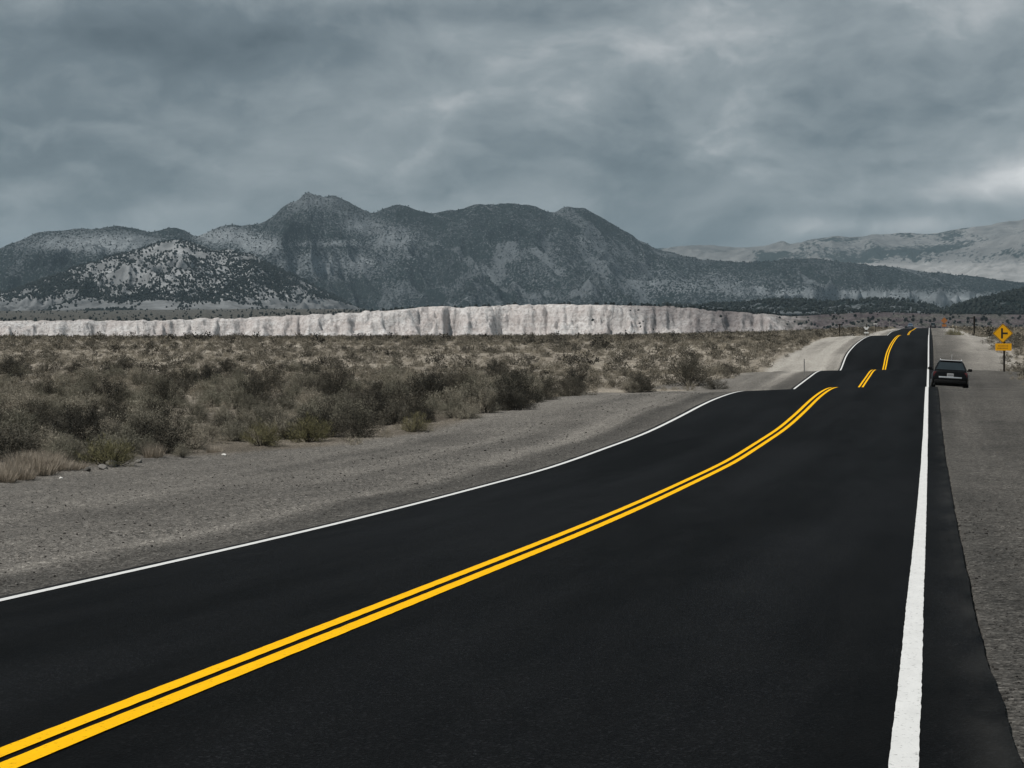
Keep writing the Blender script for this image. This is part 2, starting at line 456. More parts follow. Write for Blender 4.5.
# ------------------------------------------------------------------ ground sheet
def build_ground():
    th = np.concatenate([np.radians(np.arange(-180, -24, 6)), np.radians(np.arange(-24, -17.5, .5)), np.radians(np.arange(-17.5, 17.5, .05)),
                         np.radians(np.arange(17.5, 24, .5)), np.radians(np.arange(24, 180.1, 6))])
    r = [.4]
    while r[-1] < 3400:
        q = r[-1]
        if q < 5: d = .35
        elif q < 300: d = min(max(q * q / 3000., .014), .9)
        elif q < 700: d = 4
        else: d = 45
        r.append(q + d)
    r = np.array(r)
    Rr, T = np.meshgrid(r, th, indexing='ij')
    X = Rr * np.sin(T); Y = Rr * np.cos(T)
    Z = ground_z(X, Y)
    s, t = xy_st(X, Y)
    te = edge_t(s)
    left = t > 3
    # tone: 0 dark gravel ... 1 pale sand
    big = fbm(X / 7, Y / 7, 4, 41); fine = fbm(X / 1.3, Y / 1.3, 3, 42)
    streak = fbm(s / 22, t / .9, 4, 43)
    tone_l = .425 + .12 * big + .20 * streak
    tone_l = tone_l - .13 * np.exp(-((t - 8.4) / .55) ** 2) + .26 * np.exp(-((t - 9.9 - .35 * vnoise(s / 14, s * 0, 5)) / .42) ** 2) * sstep(25, 48, s) + .14 * np.exp(-((t - 9.25 - .1 * vnoise(s / 6, s * 0, 6)) / .14) ** 2) - .10 * np.exp(-((t - 8.75) / .3) ** 2)
    tone_l = tone_l + .44 * sstep(105, 165, s) + .10 * sstep(11, 14, t) * sstep(40, 90, s)
    tone_r = .20 + .07 * big + .12 * streak + .42 * sstep(140, 160, s) * sstep(-2.2, -4.5, t + 1.2 * big) + .20 * sstep(-5, -7, t) * sstep(40, 90, s) - .08 * np.exp(-((t + .5) / .25) ** 2) + .22 * sstep(150, 200, s)
    tone = np.where(left, tone_l, tone_r)
    inplain = np.where(left, sstep(-.4, .8, t - te), sstep(-6.5, -9, t))
    tone_p = .35 + .36 * sstep(48, 90, Y) + .22 * big + .14 * fine
    tone = tone * (1 - inplain) + tone_p * inplain
    far = sstep(320, 700, Y) * sstep(4, 30, np.abs(t - 4))
    tone = tone - .10 * far
    V = np.stack([X, Y, Z + EYE], -1).reshape(-1, 3)
    Fc = grid_faces(*X.shape)[:, ::-1]
    me = mesh_np('ground', V, Fc, True, {'tone': np.clip(tone, 0, 1), 'warm': inplain * .6, 'far': far})
    return tag(link('ground', me, M['ground']), kind='structure')
build_ground()

# ------------------------------------------------------------------ road and its painted lines
T_R, T_Y, T_L = .103, 3.87, 7.62
def build_road():
    s = np.concatenate([np.arange(-40, 4, .4), np.arange(4, 45, .1), np.arange(45, 320, .4), np.arange(320, 760, 2)])
    tt = np.array([PR, PR + .02, PR + .12, PR + .24, T_R - .06, T_R + .06, 1.0, 2.0, 3.0, T_Y, 4.8, 5.8, 6.8, T_L - .06, T_L + .06, PL - .02, PL])
    S, T = np.meshgrid(s, tt, indexing='ij')
    wob = fbm(S / 1.2, T * 0 + 5, 5, 51) * .02 + fbm(S / .22, T * 0 + 15, 3, 53) * .012
    Tw = T + np.where(T == PL, wob, 0) + np.where(T == PR, fbm(S / 1.2, T * 0 + 9, 5, 52) * .014 + fbm(S / .22, T * 0 + 19, 3, 54) * .006, 0)
    Tw = Tw + np.where(T == PL - .02, wob, 0) + np.where(T == PR + .02, fbm(S / 1.2, T * 0 + 9, 5, 52) * .014 + fbm(S / .22, T * 0 + 19, 3, 54) * .006, 0)
    Tw = Tw - np.where(T <= PR + .02, .09 * (1 - sstep(5.5, 13, S)), 0)
    Z = z_road(S, Tw)
    Z[:, 0] -= .10; Z[:, -1] -= .10
    X, Y = st_xy(S, Tw)
    V = np.stack([X, Y, Z + EYE], -1).reshape(-1, 3)
    dust = np.clip(np.exp(-np.abs(T - PL) / .09) + np.exp(-np.abs(T - PR) / .09), 0, 1) * .8 + .03
    me = mesh_np('road', V, grid_faces(*S.shape)[:, ::-1], True, {'dust': dust}, np.stack([S, T], -1).reshape(-1, 2))
    tag(link('road', me, M['asphalt']), kind='structure')
def build_line(name, t0, w, mat, seed, side=0):
    s = np.concatenate([np.arange(-5, 60, .06), np.arange(60, 320, .4), np.arange(320, 760, 2)])
    near = s < 60
    t0 = t0 + side * .014 * sstep(7, 22, s); w = w - abs(side) * .012 * sstep(7, 22, s)
    ea = np.where(near, fbm(s / .11, s * 0, 3, seed) * .004, 0) + fbm(s / 3.5, s * 0 + 3, 2, seed + 3) * .004
    eb = np.where(near, fbm(s / .11, s * 0 + 9, 3, seed + 1) * .004, 0) + fbm(s / 3.5, s * 0 + 3, 2, seed + 3) * .004
    Tm = np.stack([t0 - w / 2 + ea, t0 + w / 2 + eb], 1)
    S = np.stack([s, s], 1)
    Z = z_road(S, Tm) + .006
    X, Y = st_xy(S, Tm)
    me = mesh_np(name, np.stack([X, Y, Z + EYE], -1).reshape(-1, 3), grid_faces(*S.shape)[:, ::-1], True, None, np.stack([S, Tm], -1).reshape(-1, 2))
    tag(link(name, me, mat), kind='structure')
build_road()
build_line('edge_line', T_R, .122, M['white_paint'], 61)
build_line('edge_line', T_L, .122, M['white_paint'], 62)
build_line('center_line', T_Y - .089, .12, M['yellow_paint'], 63, -1)
build_line('center_line', T_Y + .089, .12, M['yellow_paint'], 64, 1)

# ------------------------------------------------------------------ bluffs, hills and mountains
def interp_px(pts):
    xs = [p[0] for p in pts]; ys = [p[1] for p in pts]
    return pchip(xs, ys)
def polar(x0, x1, step, rr):
    th = np.arctan((np.arange(x0, x1, step) - 512) / F)
    Rr, T = np.meshgrid(rr, th, indexing='ij')
    X = Rr * np.sin(T); Y = Rr * np.cos(T)
    return X, Y, Rr, 512 + F * np.tan(T)
def blob(x, y, cx, cy, wx, wy):
    return np.exp(-((x - cx) / wx) ** 2 - ((y - cy) / wy) ** 2)

SIL_M = [(-260, 300), (-120, 268), (-50, 255), (0, 248), (20, 240), (42, 232), (60, 231), (75, 229), (100, 228), (115, 226), (135, 228), (150, 232), (172, 228), (185, 231), (195, 236), (205, 234), (215, 229), (230, 225), (245, 225), (265, 221), (273, 216), (285, 206), (297, 200), (307, 193), (318, 195), (325, 197), (332, 195), (345, 200), (360, 208), (372, 213), (385, 208), (397, 205), (405, 206), (420, 211), (432, 213), (445, 211), (460, 209), (472, 205), (485, 204), (520, 204), (535, 206), (548, 212), (555, 212), (562, 208), (575, 207), (585, 209), (600, 217), (620, 228), (640, 240), (655, 248), (672, 253), (690, 257), (720, 261), (760, 262), (790, 259), (810, 258), (830, 260), (860, 264), (900, 268), (930, 272), (970, 276), (1010, 281), (1080, 290), (1200, 310), (1320, 325)]
SIL_F = [(-300, 305), (-150, 300), (-60, 298), (0, 293), (40, 281), (80, 266), (110, 257), (140, 249), (160, 243), (175, 240), (190, 242), (203, 246), (215, 251), (228, 250), (243, 252), (260, 259), (275, 266), (290, 274), (305, 281), (318, 288), (335, 297), (350, 304), (370, 311), (400, 318)]
SIL_H = [(560, 268), (610, 257), (640, 251), (672, 247), (700, 245), (740, 247), (760, 246), (775, 243), (783, 241), (790, 244), (800, 242), (820, 238), (840, 236), (850, 237), (880, 234), (910, 233), (935, 234), (942, 232), (950, 230), (975, 227), (1000, 223), (1024, 219), (1080, 212), (1200, 222), (1340, 245)]
SIL_W = [(560, 318), (600, 312), (640, 308), (665, 305), (700, 304), (740, 303), (760, 301), (800, 301), (840, 302), (870, 300), (900, 300), (920, 303), (940, 308), (960, 312), (1000, 318)]
SIL_D = [(900, 322), (930, 315), (950, 309), (968, 303), (985, 298), (1004, 293), (1024, 288.5), (1080, 279), (1160, 274), (1280, 285), (1360, 300)]
HEIGHTS = {}
def hill(name, sil, D, r0, r1, x0, x1, step, nrow, mat, zb, spur, spw, cover_fn, sharp=1.25, seed=0, edge=.6, warp=.5):
    f = interp_px(sil)
    nb = int(nrow * .3)
    rr = np.concatenate([np.linspace(r0, D, nrow), np.linspace(D, r1, nb)[1:]])
    X, Y, Rr, x = polar(x0, x1, step, rr)
    ysil = f(x) + edge * fbm(x / 9, x * 0 + seed, 4, seed + 2) * 1.6
    u = np.clip((Rr - r0) / (D - r0), 0, 1)
    zr = (HY - ysil) / F * D * np.cos(np.arctan((x - 512) / F))
    wx = X + warp * spw * fbm(X / (spw * 2.2), Y / (spw * 2.2), 3, seed + 5)
    wy = Y + warp * spw * fbm(X / (spw * 2.2), Y / (spw * 2.2), 3, seed + 6)
    rg = ridged(wx / spw, wy / (spw * 2.6), 5, seed + 8)
    rg2 = ridged(wx / (spw * .24) + 5, wy / (spw * .5), 4, seed + 9)
    g = u ** sharp
    z = zb + (zr - zb) * g + (spur * (rg - .45) + spur * .30 * (rg2 - .4)) * (np.sin(np.pi * np.clip(u, 0, 1) ** .9)) ** .8 * sstep(.05, .45, u)
    back = np.clip((Rr - D) / (r1 - D), 0, 1)
    z = np.where(Rr > D, zr + (zb - zr) * back ** 1.2, z)
    lim = (HY - ysil) / F * Y - (1 - u) * 6
    z = np.minimum(z, lim)
    yp = HY - z / Y * F
    slope_rg = rg
    cov, pal = cover_fn(x, yp, u, rg, rg2, X, Y)
    me = mesh_np(name, np.stack([X, Y, z + EYE], -1).reshape(-1, 3), grid_faces(*X.shape)[:, ::-1], True, {'cover': np.clip(cov, 0, 1), 'pale': np.clip(pal, 0, 1)})
    HEIGHTS[name] = (X, Y, z + EYE, x, yp, cov)
    return tag(link(name, me, mat), kind='structure')

def cov_m(x, y, u, rg, rg2, X, Y):
    n = fbm(X / 420, Y / 420, 4, 81); n2 = fbm(X / 110, Y / 190, 4, 82)
    c = .625 + .09 * n + .11 * n2 - .07 * sstep(.55, .9, rg2) - .10 * blob(x, y, 330, 205, 60, 14)
    rocky = np.clip(1.0 * blob(x, y, 95, 243, 60, 9) + .8 * blob(x, y, 225, 236, 26, 9) + .9 * blob(x, y, 258, 246, 22, 8) + .5 * blob(x, y, 330, 265, 60, 14)
        + .45 * blob(x, y, 330, 243, 30, 3) + .5 * blob(x, y, 360, 225, 18, 9) + .55 * blob(x, y, 395, 240, 25, 14) + .12 * blob(x, y, 545, 262, 60, 18) + .3 * blob(x, y, 700, 285, 90, 10) + .25 * blob(x, y, 310, 202, 25, 8) + .5 * blob(x, y, 830, 294, 90, 5), 0, 1)
    c = c - .62 * rocky * (.65 + .8 * n2 + .5 * n)
    # pale strips run diagonally down the slopes
    st = sstep(.55, .8, ridged((X + .55 * Y) / 260, (X - Y) / 1500, 3, 84))
    c = c - .16 * st * sstep(250, 420, x)
    low = np.maximum(sstep(297, 306, y) * sstep(700, 760, x), sstep(288, 295, y) * sstep(820, 880, x))
    c = np.maximum(c, .40) - .18 * low - .9 * blob(x, y, 958, 299, 30, 2.2)
    return c, rocky * 1.1 + .45 * sstep(.0, .5, n2) + .9 * blob(x, y, 958, 299, 34, 3)
hill('mountain', SIL_M, 9000, 6300, 12500, -260, 1320, 1.4, 280, M['mountain'], -40, 250, 640, cov_m, 1.15, 100, .7)
def cov_f(x, y, u, rg, rg2, X, Y):
    n = fbm(X / 260, Y / 260, 4, 91); n2 = fbm(X / 70, Y / 110, 4, 92)
    c = .43 + .30 * n + .34 * n2
    c = c + .30 * blob(x, y, 60, 283, 70, 12) + .25 * blob(x, y, 285, 272, 40, 10) - .25 * blob(x, y, 175, 255, 22, 12) - .15 * blob(x, y, 230, 275, 45, 14) - .20 * blob(x, y, 120, 275, 40, 10)
    c = c - .42 * sstep(297, 308, y + 1.5 * n)
    return c, (.55 + .6 * n2 + .3 * n) * (1 - .8 * sstep(296, 304, y)) + .12 * blob(x, y, 200, 304, 60, 5)
hill('foothill', SIL_F, 6000, 4400, 8200, -300, 400, 1.5, 150, M['foothill'], 28, 95, 330, cov_f, 1.1, 200, .8)
def cov_h(x, y, u, rg, rg2, X, Y):
    n = fbm(X / 900, Y / 900, 4, 95); n2 = fbm(X / 260, Y / 420, 4, 96)
    c = .43 + .48 * n + .42 * n2 + .25 * blob(x, y, 960, 252, 70, 7) + .15 * blob(x, y, 720, 252, 40, 5)
    c = c - .7 * sstep(262, 267, y) 
    return c, .35 + .4 * n2 + .5 * sstep(258, 268, y) - .2 * blob(x, y, 730, 250, 90, 12)
hill('distant_hills', SIL_H, 15500, 11500, 19500, 560, 1340, 1.6, 150, M['far_hill'], 180, 260, 1100, cov_h, 1.0, 300, .6)
def cov_w(x, y, u, rg, rg2, X, Y):
    n = fbm(X / 160, Y / 160, 4, 97); n2 = fbm(X / 45, Y / 90, 4, 98)
    c = .60 + .34 * n + .34 * n2 - .22 * sstep(305, 311, y)
    return c, .25 + .3 * n2
hill('wooded_terrace', SIL_W, 4300, 3300, 5600, 560, 1000, 1.5, 90, M['mountain'], 30, 16, 220, cov_w, 1.0, 400, .9)
def cov_d(x, y, u, rg, rg2, X, Y):
    n = fbm(X / 160, Y / 160, 4, 99); n2 = fbm(X / 45, Y / 90, 4, 94)
    return .78 + .25 * n + .25 * n2, .1 + .2 * n2
hill('dark_hill', SIL_D, 3900, 3200, 5200, 880, 1360, 1.6, 90, M['mountain'], 28, 22, 220, cov_d, 1.0, 500, .7)

CT = interp_px([(-300, 322), (0, 322), (20, 321.5), (60, 320.5), (140, 320.5), (200, 319), (260, 317), (300, 315), (330, 314), (360, 312), (385, 311), (410, 309), (425, 307), (440, 306.5), (470, 307), (500, 305.2), (530, 304.6), (580, 304.6), (600, 305), (640, 306), (665, 306), (700, 309), (720, 311), (750, 313), (770, 314.5), (790, 316.5), (830, 314.5), (870, 312.5), (900, 313), (940, 314), (1024, 315), (1300, 316)])
def build_cliff():
    rr = np.concatenate([np.linspace(2150, 2330, 14), np.arange(2334, 2560, 3.0), np.linspace(2565, 3000, 40), np.linspace(3040, 4700, 40)])
    X, Y, Rr, x = polar(-300, 1300, 1.0, rr)
    ca = np.cos(np.arctan((x - 512) / F))
    L = (x - 512) / F * 2400                                     # metres along the bluff
    soft = sstep(745, 815, x)                                    # the white wall gives way to a pinkish slope
    big = fbm(L / 190, L * 0, 3, 111); mid = ridged(L / 46 + Rr / 75 + .6 * vnoise(L / 40, Rr / 40, 7), Rr / 70, 5, 112); fin = ridged(L / 14 - Rr / 40 + .5 * vnoise(L / 9, Rr / 9, 8), Rr / 24, 4, 113)
    D = 2390 + 36 * big + (9 * (mid - .5) + 9 * (fin - .5)) * (1 - .6 * soft)
    w = 84 + 210 * soft + 34 * fbm(L / 55, L * 0 + 2, 4, 114)
    wq = 9 * fbm(L / 24, Rr / 24, 3, 121)
    gul = ridged((L + wq + .55 * (Rr - 2400)) / 21, (Rr + wq) / 46, 4, 122); gul2 = ridged((L - .4 * (Rr - 2400)) / 8.5 + wq / 6, Rr / 15, 3, 123)
    u = np.clip((Rr - D) / w, 0, 1)
    ybase = np.interp(x, [300, 500, 650, 760, 830, 900, 1300], [341, 340.6, 339, 336, 333, 331, 331])
    zb = -(ybase - HY) / F * 2350
    ytop = CT(x) + 1.5 * fbm(x / 6, x * 0, 5, 115)
    zt = (HY - ytop) / F * (D + w) * ca
    # talus apron below, steep face above
    ub = .46 + .16 * vnoise(L / 16, L * 0 + 4, 71) + .10 * vnoise(L / 6, L * 0 + 8, 72)
    hb = .36 + .26 * vnoise(L / 19, L * 0 + 1, 73) + .12 * vnoise(L / 7, L * 0 + 6, 74)
    prof = np.where(u < ub, hb * (u / ub) ** 1.15, hb + (1 - hb) * sstep(0, 1, (u - ub) / (1 - ub)) ** .8)
    prof = prof * (1 - soft) + (u ** .9) * soft
    z = zb + (zt - zb) * prof + (3.0 * (mid - .5) + 6.5 * (gul - .5) + 2.8 * (gul2 - .5)) * np.sin(np.pi * np.clip(u, 0, 1) ** .8) * (1 - soft * .3)
    ypl = np.interp(x, [-300, 0, 250, 330, 420, 700, 1000, 1300], [312, 311, 309, 309, 312, 313, 311, 311])
    zp_end = (HY - ypl) / F * 4700 * ca
    bk = np.clip((Rr - (D + w)) / (4700 - D - w), 0, 1)
    z = np.where(u >= 1, zt + (np.maximum(zp_end, zt + 2) - zt) * bk + 1.5 * fbm(X / 60, Y / 60, 3, 116), z)
    lim = (HY - np.where(x < 380, 305, CT(x) - .4)) / F * Y
    z = np.minimum(z, lim)
    pink = np.clip(1.0 * sstep(760, 822, x) + .75 * blob(x, L * 0, 725, 0, 45, 1) + .6 * blob(x, L * 0, 650, 0, 35, 1) * sstep(.2, .8, u) + .22 * blob(x, L * 0, 90, 0, 40, 1) + .35 * (fbm(L / 30, Rr / 25, 3, 117) - .1) * (1 - u), 0, 1)
    vg = sstep(.004, .022, bk + .012 * fbm(L / 30, Rr / 30, 3, 119))
    vg = np.maximum(vg, soft * .9 * sstep(-.1, .35, fbm(L / 26, Rr / 40, 4, 120)))
    me = mesh_np('cliff', np.stack([X, Y, z + EYE], -1).reshape(-1, 3), grid_faces(*X.shape)[:, ::-1], True, {'pink': pink, 'veg': np.clip(vg, 0, 1)})
    HEIGHTS['cliff'] = (X, Y, z + EYE, x, HY - z / Y * F, u + bk)
    tag(link('cliff', me, M['cliff']), kind='structure')
build_cliff()

# ------------------------------------------------------------------ junipers: the far mass as one object, and single trees
ICO_V = None
def ico():
    bm = bmesh.new(); bmesh.ops.create_icosphere(bm, subdivisions=1, radius=1)
    v = np.array([p.co[:] for p in bm.verts]); f = np.array([[q.index for q in p.verts] for p in bm.faces]); bm.free()
    return v, f
IV, IF = ico()
def pick(name, n, w_fn, seed):
    X, Y, Z, x, y, c = HEIGHTS[name]
    g = np.random.default_rng(seed)
    w = w_fn(x, y, c) * (Y / Y.mean()) ** 1.0
    w = np.where((x > -40) & (x < 1064), w, w * .15).ravel(); w = np.maximum(w, 0)
    i = g.choice(len(w), n, replace=False, p=w / w.sum())
    P = np.stack([X.ravel()[i], Y.ravel()[i], Z.ravel()[i]], 1)
    return P + np.stack([g.uniform(-4, 4, n), g.uniform(-4, 4, n), np.zeros(n)], 1)
def build_juniper_mass():
    P = [pick('foothill', 17000, lambda x, y, c: np.clip(c - .12, 0, 1) ** 1.3 * (y < 316), 1),
         pick('mountain', 15000, lambda x, y, c: np.clip(c, 0, 1) * (y < 306), 2),
         pick('wooded_terrace', 2600, lambda x, y, c: np.clip(c, 0, 1), 3),
         pick('dark_hill', 2600, lambda x, y, c: np.clip(c, 0, 1), 4),
         pick('cliff', 1500, lambda x, y, c: ((c > 1.0) & (c < 1.03)) * 1. * (.10 + .5 * sstep(640, 780, x)) + (c > .05) * (x > 790) * .10 + ((c >= 1.08) * .06) + ((c > .15) & (c < 1.0) & (x > 590) & (x < 800)) * .05, 5)]
    sz = np.concatenate([np.full(len(p), q) for p, q in zip(P, (3.1, 2.9, 3.3, 3.1, 1.7))])
    P = np.concatenate(P)
    g = np.random.default_rng(11); n = len(P)
    sz = sz * g.uniform(.55, 1.35, n)
    k = len(IV)
    V = IV[None] * g.uniform(.7, 1.3, (n, k, 1))
    V = V * np.stack([sz, sz, sz * g.uniform(.9, 1.35, n)], 1)[:, None, :]
    V[:, :, 2] += (sz * .75)[:, None]
    V = V + P[:, None, :]
    Fc = (IF[None] + (np.arange(n) * k)[:, None, None]).reshape(-1, 3)
    tint = np.repeat(g.random(n), k); leafv = g.random(n * k)
    me = mesh_np('juniper_woodland', V.reshape(-1, 3), Fc, False, {'tint': tint, 'leafv': leafv})
    tag(link('juniper_woodland', me, M['juniper_mass']), kind='stuff')
build_juniper_mass()

def leaf_tris(P, Dv, L, W, g, O=None):
    """slim triangles at P along Dv"""
    n = len(P)
    r = g.normal(size=(n, 3)) if O is None else O + g.normal(size=(n, 3)) * .45
    side = np.cross(Dv, r); side /= np.linalg.norm(side, axis=1, keepdims=True) + 1e-9
    a = P - side * (W / 2)[:, None]; b = P + side * (W / 2)[:, None]; c = P + Dv * L[:, None]
    return np.stack([a, b, c], 1).reshape(-1, 3), np.arange(3 * n).reshape(n, 3)
def unit(v): return v / (np.linalg.norm(v, axis=-1, keepdims=True) + 1e-9)

def tree_meshes(seed):
    g = np.random.default_rng(seed)
    n = 420
    d = unit(g.normal(size=(n, 3)))
    lump = 1 + .35 * np.sin(d[:, 0] * 4 + seed) * np.cos(d[:, 1] * 5) 
    P = d * (g.random(n) ** .45 * lump)[:, None] * np.array([1.7, 1.7, 1.75]) + np.array([0, 0, 2.2])
    P[:, 2] = np.maximum(P[:, 2], .35)
    V, Fc = leaf_tris(P, unit(d + g.normal(size=(n, 3)) * .6), g.uniform(.5, .9, n), g.uniform(.35, .6, n), g)
    crown = mesh_np('crown', V, Fc, False, {'leafv': np.repeat(g.random(n), 3)}); crown.materials.append(M['juniper'])
    mb = MB(); mb.tube([(0, 0, -.3), (.08, .02, .7), (.0, .1, 1.8), (.1, 0, 3.0)], [.22, .18, .12, .05], 6)
    for k in range(4):
        an = k * 1.6 + seed; mb.tube([(.05, .03, .6 + .3 * k), (math.cos(an) * .6, math.sin(an) * .6, 1.3 + .3 * k), (math.cos(an) * 1.1, math.sin(an) * 1.1, 1.9 + .3 * k)], [.1, .07, .03], 5)
    t = mb.build('trunk', M['bark']); trunk = t.data; bpy.data.objects.remove(t)
    return crown, trunk
TREES = [tree_meshes(k) for k in range(3)]
def juniper(p, sc_, k, label, group):
    root = empty('juniper_tree', p, random.uniform(0, 6.28), label, 'tree', group)
    root.scale = (sc_, sc_, sc_ * random.uniform(.85, 1.2))
    for nm, me in zip(('crown', 'trunk'), TREES[k % 3]):
        link(nm, me, None, root)
P = pick('cliff', 46, lambda x, y, c: ((c > .25) & (c < 1.0) & (x > 815) & (x < 1020) & (y > 312) & (y < 324)) * 1., 21)
for i, p in enumerate(P):
    juniper(p, random.uniform(.7, 1.35), i, 'small dark juniper dotted on the pinkish slope beyond the far end of the road', 'junipers on the pinkish slope')
P = pick('cliff', 34, lambda x, y, c: ((c > .995) & (c < 1.03) & (x > 590) & (x < 790)) * 1., 22)
for i, p in enumerate(P):
    juniper(p, random.uniform(.6, 1.1), i, 'small dark juniper on the rim of the white bluff', 'junipers on the bluff rim')

# ------------------------------------------------------------------ sagebrush
def shrub_arrays(g, n, H, W, ll, lw, nst=36, fan=1.45, up=.35, spread=.07):
    """leaf triangles of one shrub about 1 unit: stems fan out of the root, leaves crowd their outer half"""
    az = g.uniform(0, 2 * np.pi, nst); po = np.arccos(1 - g.random(nst) * (1 - math.cos(fan))) 
    d = np.stack([np.sin(po) * np.cos(az), np.sin(po) * np.sin(az), np.cos(po)], 1)
    ln = g.uniform(.74, 1.08, nst)
    k = g.integers(0, nst, n); f = 1 - g.random(n) ** 1.5 * .62
    P = d[k] * (ln[k] * f)[:, None]
    P = P + g.normal(size=(n, 3)) * spread
    P = P * np.array([W * .85, W * .85, H]); P[:, 2] = np.maximum(P[:, 2], .02 * H)
    Dv = unit(d[k] * .35 + g.normal(size=(n, 3)) * .6 + np.array([0, 0, up]))
    V, Fc = leaf_tris(P, Dv, ll * g.uniform(.6, 1.3, n), lw * g.uniform(.6, 1.3, n), g, unit(d[k] + np.array([0, 0, .25])))
    leafv = np.repeat(g.random(n), 3)
    return V, Fc, leafv, (d, ln)
def shrub_mesh(seed, n, H, W, ll, lw, nm, **kw):
    g = np.random.default_rng(seed)
    V, Fc, lv, (d, ln) = shrub_arrays(g, n, H, W, ll, lw, **kw)
    me = mesh_np(nm, V, Fc, False, {'leafv': lv})
    # woody stems
    S = []; Q = []; c = 0
    for i in range(0, len(d), 2):
        p0 = np.array([d[i, 0] * .05, d[i, 1] * .05, -.06]); p2 = d[i] * ln[i] * .86 * np.array([W * .85, W * .85, H]); p1 = (p0 + p2) / 2 + g.normal(size=3) * .05
        for a, b, ra, rb in ((p0, p1, .014, .009), (p1, p2, .009, .003)):
            q = unit(b - a); u_ = unit(np.cross(q, [.3, .2, .9])); v_ = np.cross(q, u_)
            for pp, rr in ((a, ra), (b, rb)):
                for m_ in range(3):
                    an = m_ * 2.094; S.append(pp + (u_ * math.cos(an) + v_ * math.sin(an)) * rr)
            for m_ in range(3): Q.append([c + m_, c + (m_ + 1) % 3, c + 3 + (m_ + 1) % 3, c + 3 + m_])
            c += 6
    st = mesh_np('stems', np.array(S), np.array(Q)); st.materials.append(M['wood'])
    return me, st
SAGE = [shrub_mesh(50 + k, 6400, h, w, .055, .0125, 'sagebrush', nst=44 + 4 * k) for k, (h, w) in enumerate(((.95, .75), (.85, .85), (1.05, .72), (.8, .8), (.95, .9)))]
DARK = [shrub_mesh(70 + k, 7000, h, w, .055, .013, 'sagebrush', nst=50) for k, (h, w) in enumerate(((1.0, .85), (.9, .95), (1.05, .8)))]
RAB = [shrub_mesh(80 + k, 4200, .8, .85, .10, .009, 'rabbitbrush', nst=90, up=.9, spread=.05) for k in range(2)]
def with_mat(pairs, mat):
    for a, b in pairs: a.materials.append(mat)
with_mat(SAGE, M['sage']); with_mat(DARK, M['sage_dark']); with_mat(RAB, M['rabbit'])
def tuft_mesh(seed, n, h, w):
    g = np.random.default_rng(seed)
    az = g.uniform(0, 6.283, n); rad = np.sqrt(g.random(n)) * w * .55
    P = np.stack([np.cos(az) * rad, np.sin(az) * rad, np.full(n, -.02)], 1)
    Dv = unit(np.stack([np.cos(az) * rad * .9, np.sin(az) * rad * .9, np.full(n, w * .9)], 1) + g.normal(size=(n, 3)) * .16 * w)
    V, Fc = leaf_tris(P, Dv, h * g.uniform(.45, 1.1, n), np.full(n, .011), g)
    me = mesh_np('grass_tuft', V, Fc, False, {'leafv': np.repeat(g.random(n), 3)}); me.materials.append(M['straw'])
    return me
TUFT = [tuft_mesh(90 + k, 700, .45, .55) for k in range(3)]

def to_px(X, Y, Z):
    return 512 + F * X / Y, HY - F * (Z - EYE) / Y
SPOTS = []        # X, Y, height, kind
taken = []
def at_px(x, y):
    X, Y = ray_hit(x, y)
    return float(X), float(Y)
def plant(kind, X, Y, size, label, cat, group=None, wide=1.0, k=None):
    lib = {'sage': SAGE, 'dark': DARK, 'rab': RAB, 'tuft': TUFT}[kind]
    k = random.randrange(len(lib)) if k is None else k
    name = {'sage': 'sagebrush', 'dark': 'sagebrush', 'rab': 'rabbitbrush', 'tuft': 'grass_tuft'}[kind]
    me = lib[k % len(lib)]
    o = link(name, me if kind == 'tuft' else me[0])
    if kind != 'tuft': link('stems', me[1], None, o)
    o.location = (X, Y, gz(X, Y) - .02); o.rotation_euler = (random.uniform(-.08, .08), random.uniform(-.08, .08), random.uniform(0, 6.283))
    o.scale = (size * wide, size * wide, size)
    tag(o, label, cat, group)
    taken.append((X, Y, size * wide * .7, kind in ('rab', 'tuft')))
    return o
# the shrubs and tufts one can pick out by eye
NAMED = [
 ('rab', 107, 467, .78, 1.35, 'low rounded yellow-green rabbitbrush behind the grey rocks at the left gravel edge', 'shrub'),
 ('rab', 308, 440, .95, 1.15, 'largest yellow-green rabbitbrush, in the front row on the left side of the plain', 'shrub'),
 ('rab', 262, 445, .85, 1.05, 'olive rabbitbrush touching the largest rabbitbrush on its left side', 'shrub'),
 ('rab', 415, 431, .75, 1.0, 'small olive rabbitbrush at the gravel edge with pale brush on its right', 'shrub'),
 ('dark', 160, 452, 1.05, 1.2, 'big almost black sagebrush behind the single straw tuft right of the low rabbitbrush', 'shrub'),
 ('dark', 356, 437, 1.05, 1.05, 'tall blackish sagebrush at the gravel edge right of the largest rabbitbrush', 'shrub'),
 ('dark', 688, 386, 1.95, 1.15, 'widest dark sagebrush, alone at the gravel edge just before the road crest', 'shrub'),
 ('dark', 716, 389, .8, 1.5, 'low sprawling dark brush at the foot of the widest dark sagebrush', 'shrub'),
 ('dark', 118, 437, .9, 1.0, 'dark sagebrush standing behind the olive rabbitbrush near the left rocks', 'shrub'),
 ('sage', 455, 418, .75, 1.2, 'pale grey-tan sagebrush spreading over the gravel edge left of a dark clump', 'shrub'),
 ('dark', 165, 388, 1.25, 1.1, 'round dark sagebrush standing alone above the paler brush in the middle of the plain', 'shrub'),
 ('sage', 18, 448, 1.15, 1.0, 'twiggy grey sagebrush at the left border behind the straw grass', 'shrub'),
 ('tuft', 153, 459, .95, .7, 'single straw tuft in front of dark brush, right of the low yellow-green rabbitbrush', 'grass tuft'),
 ('tuft', 214, 452, .55, 1.0, 'small straw tuft beside the white stone at the gravel edge', 'grass tuft'),
]
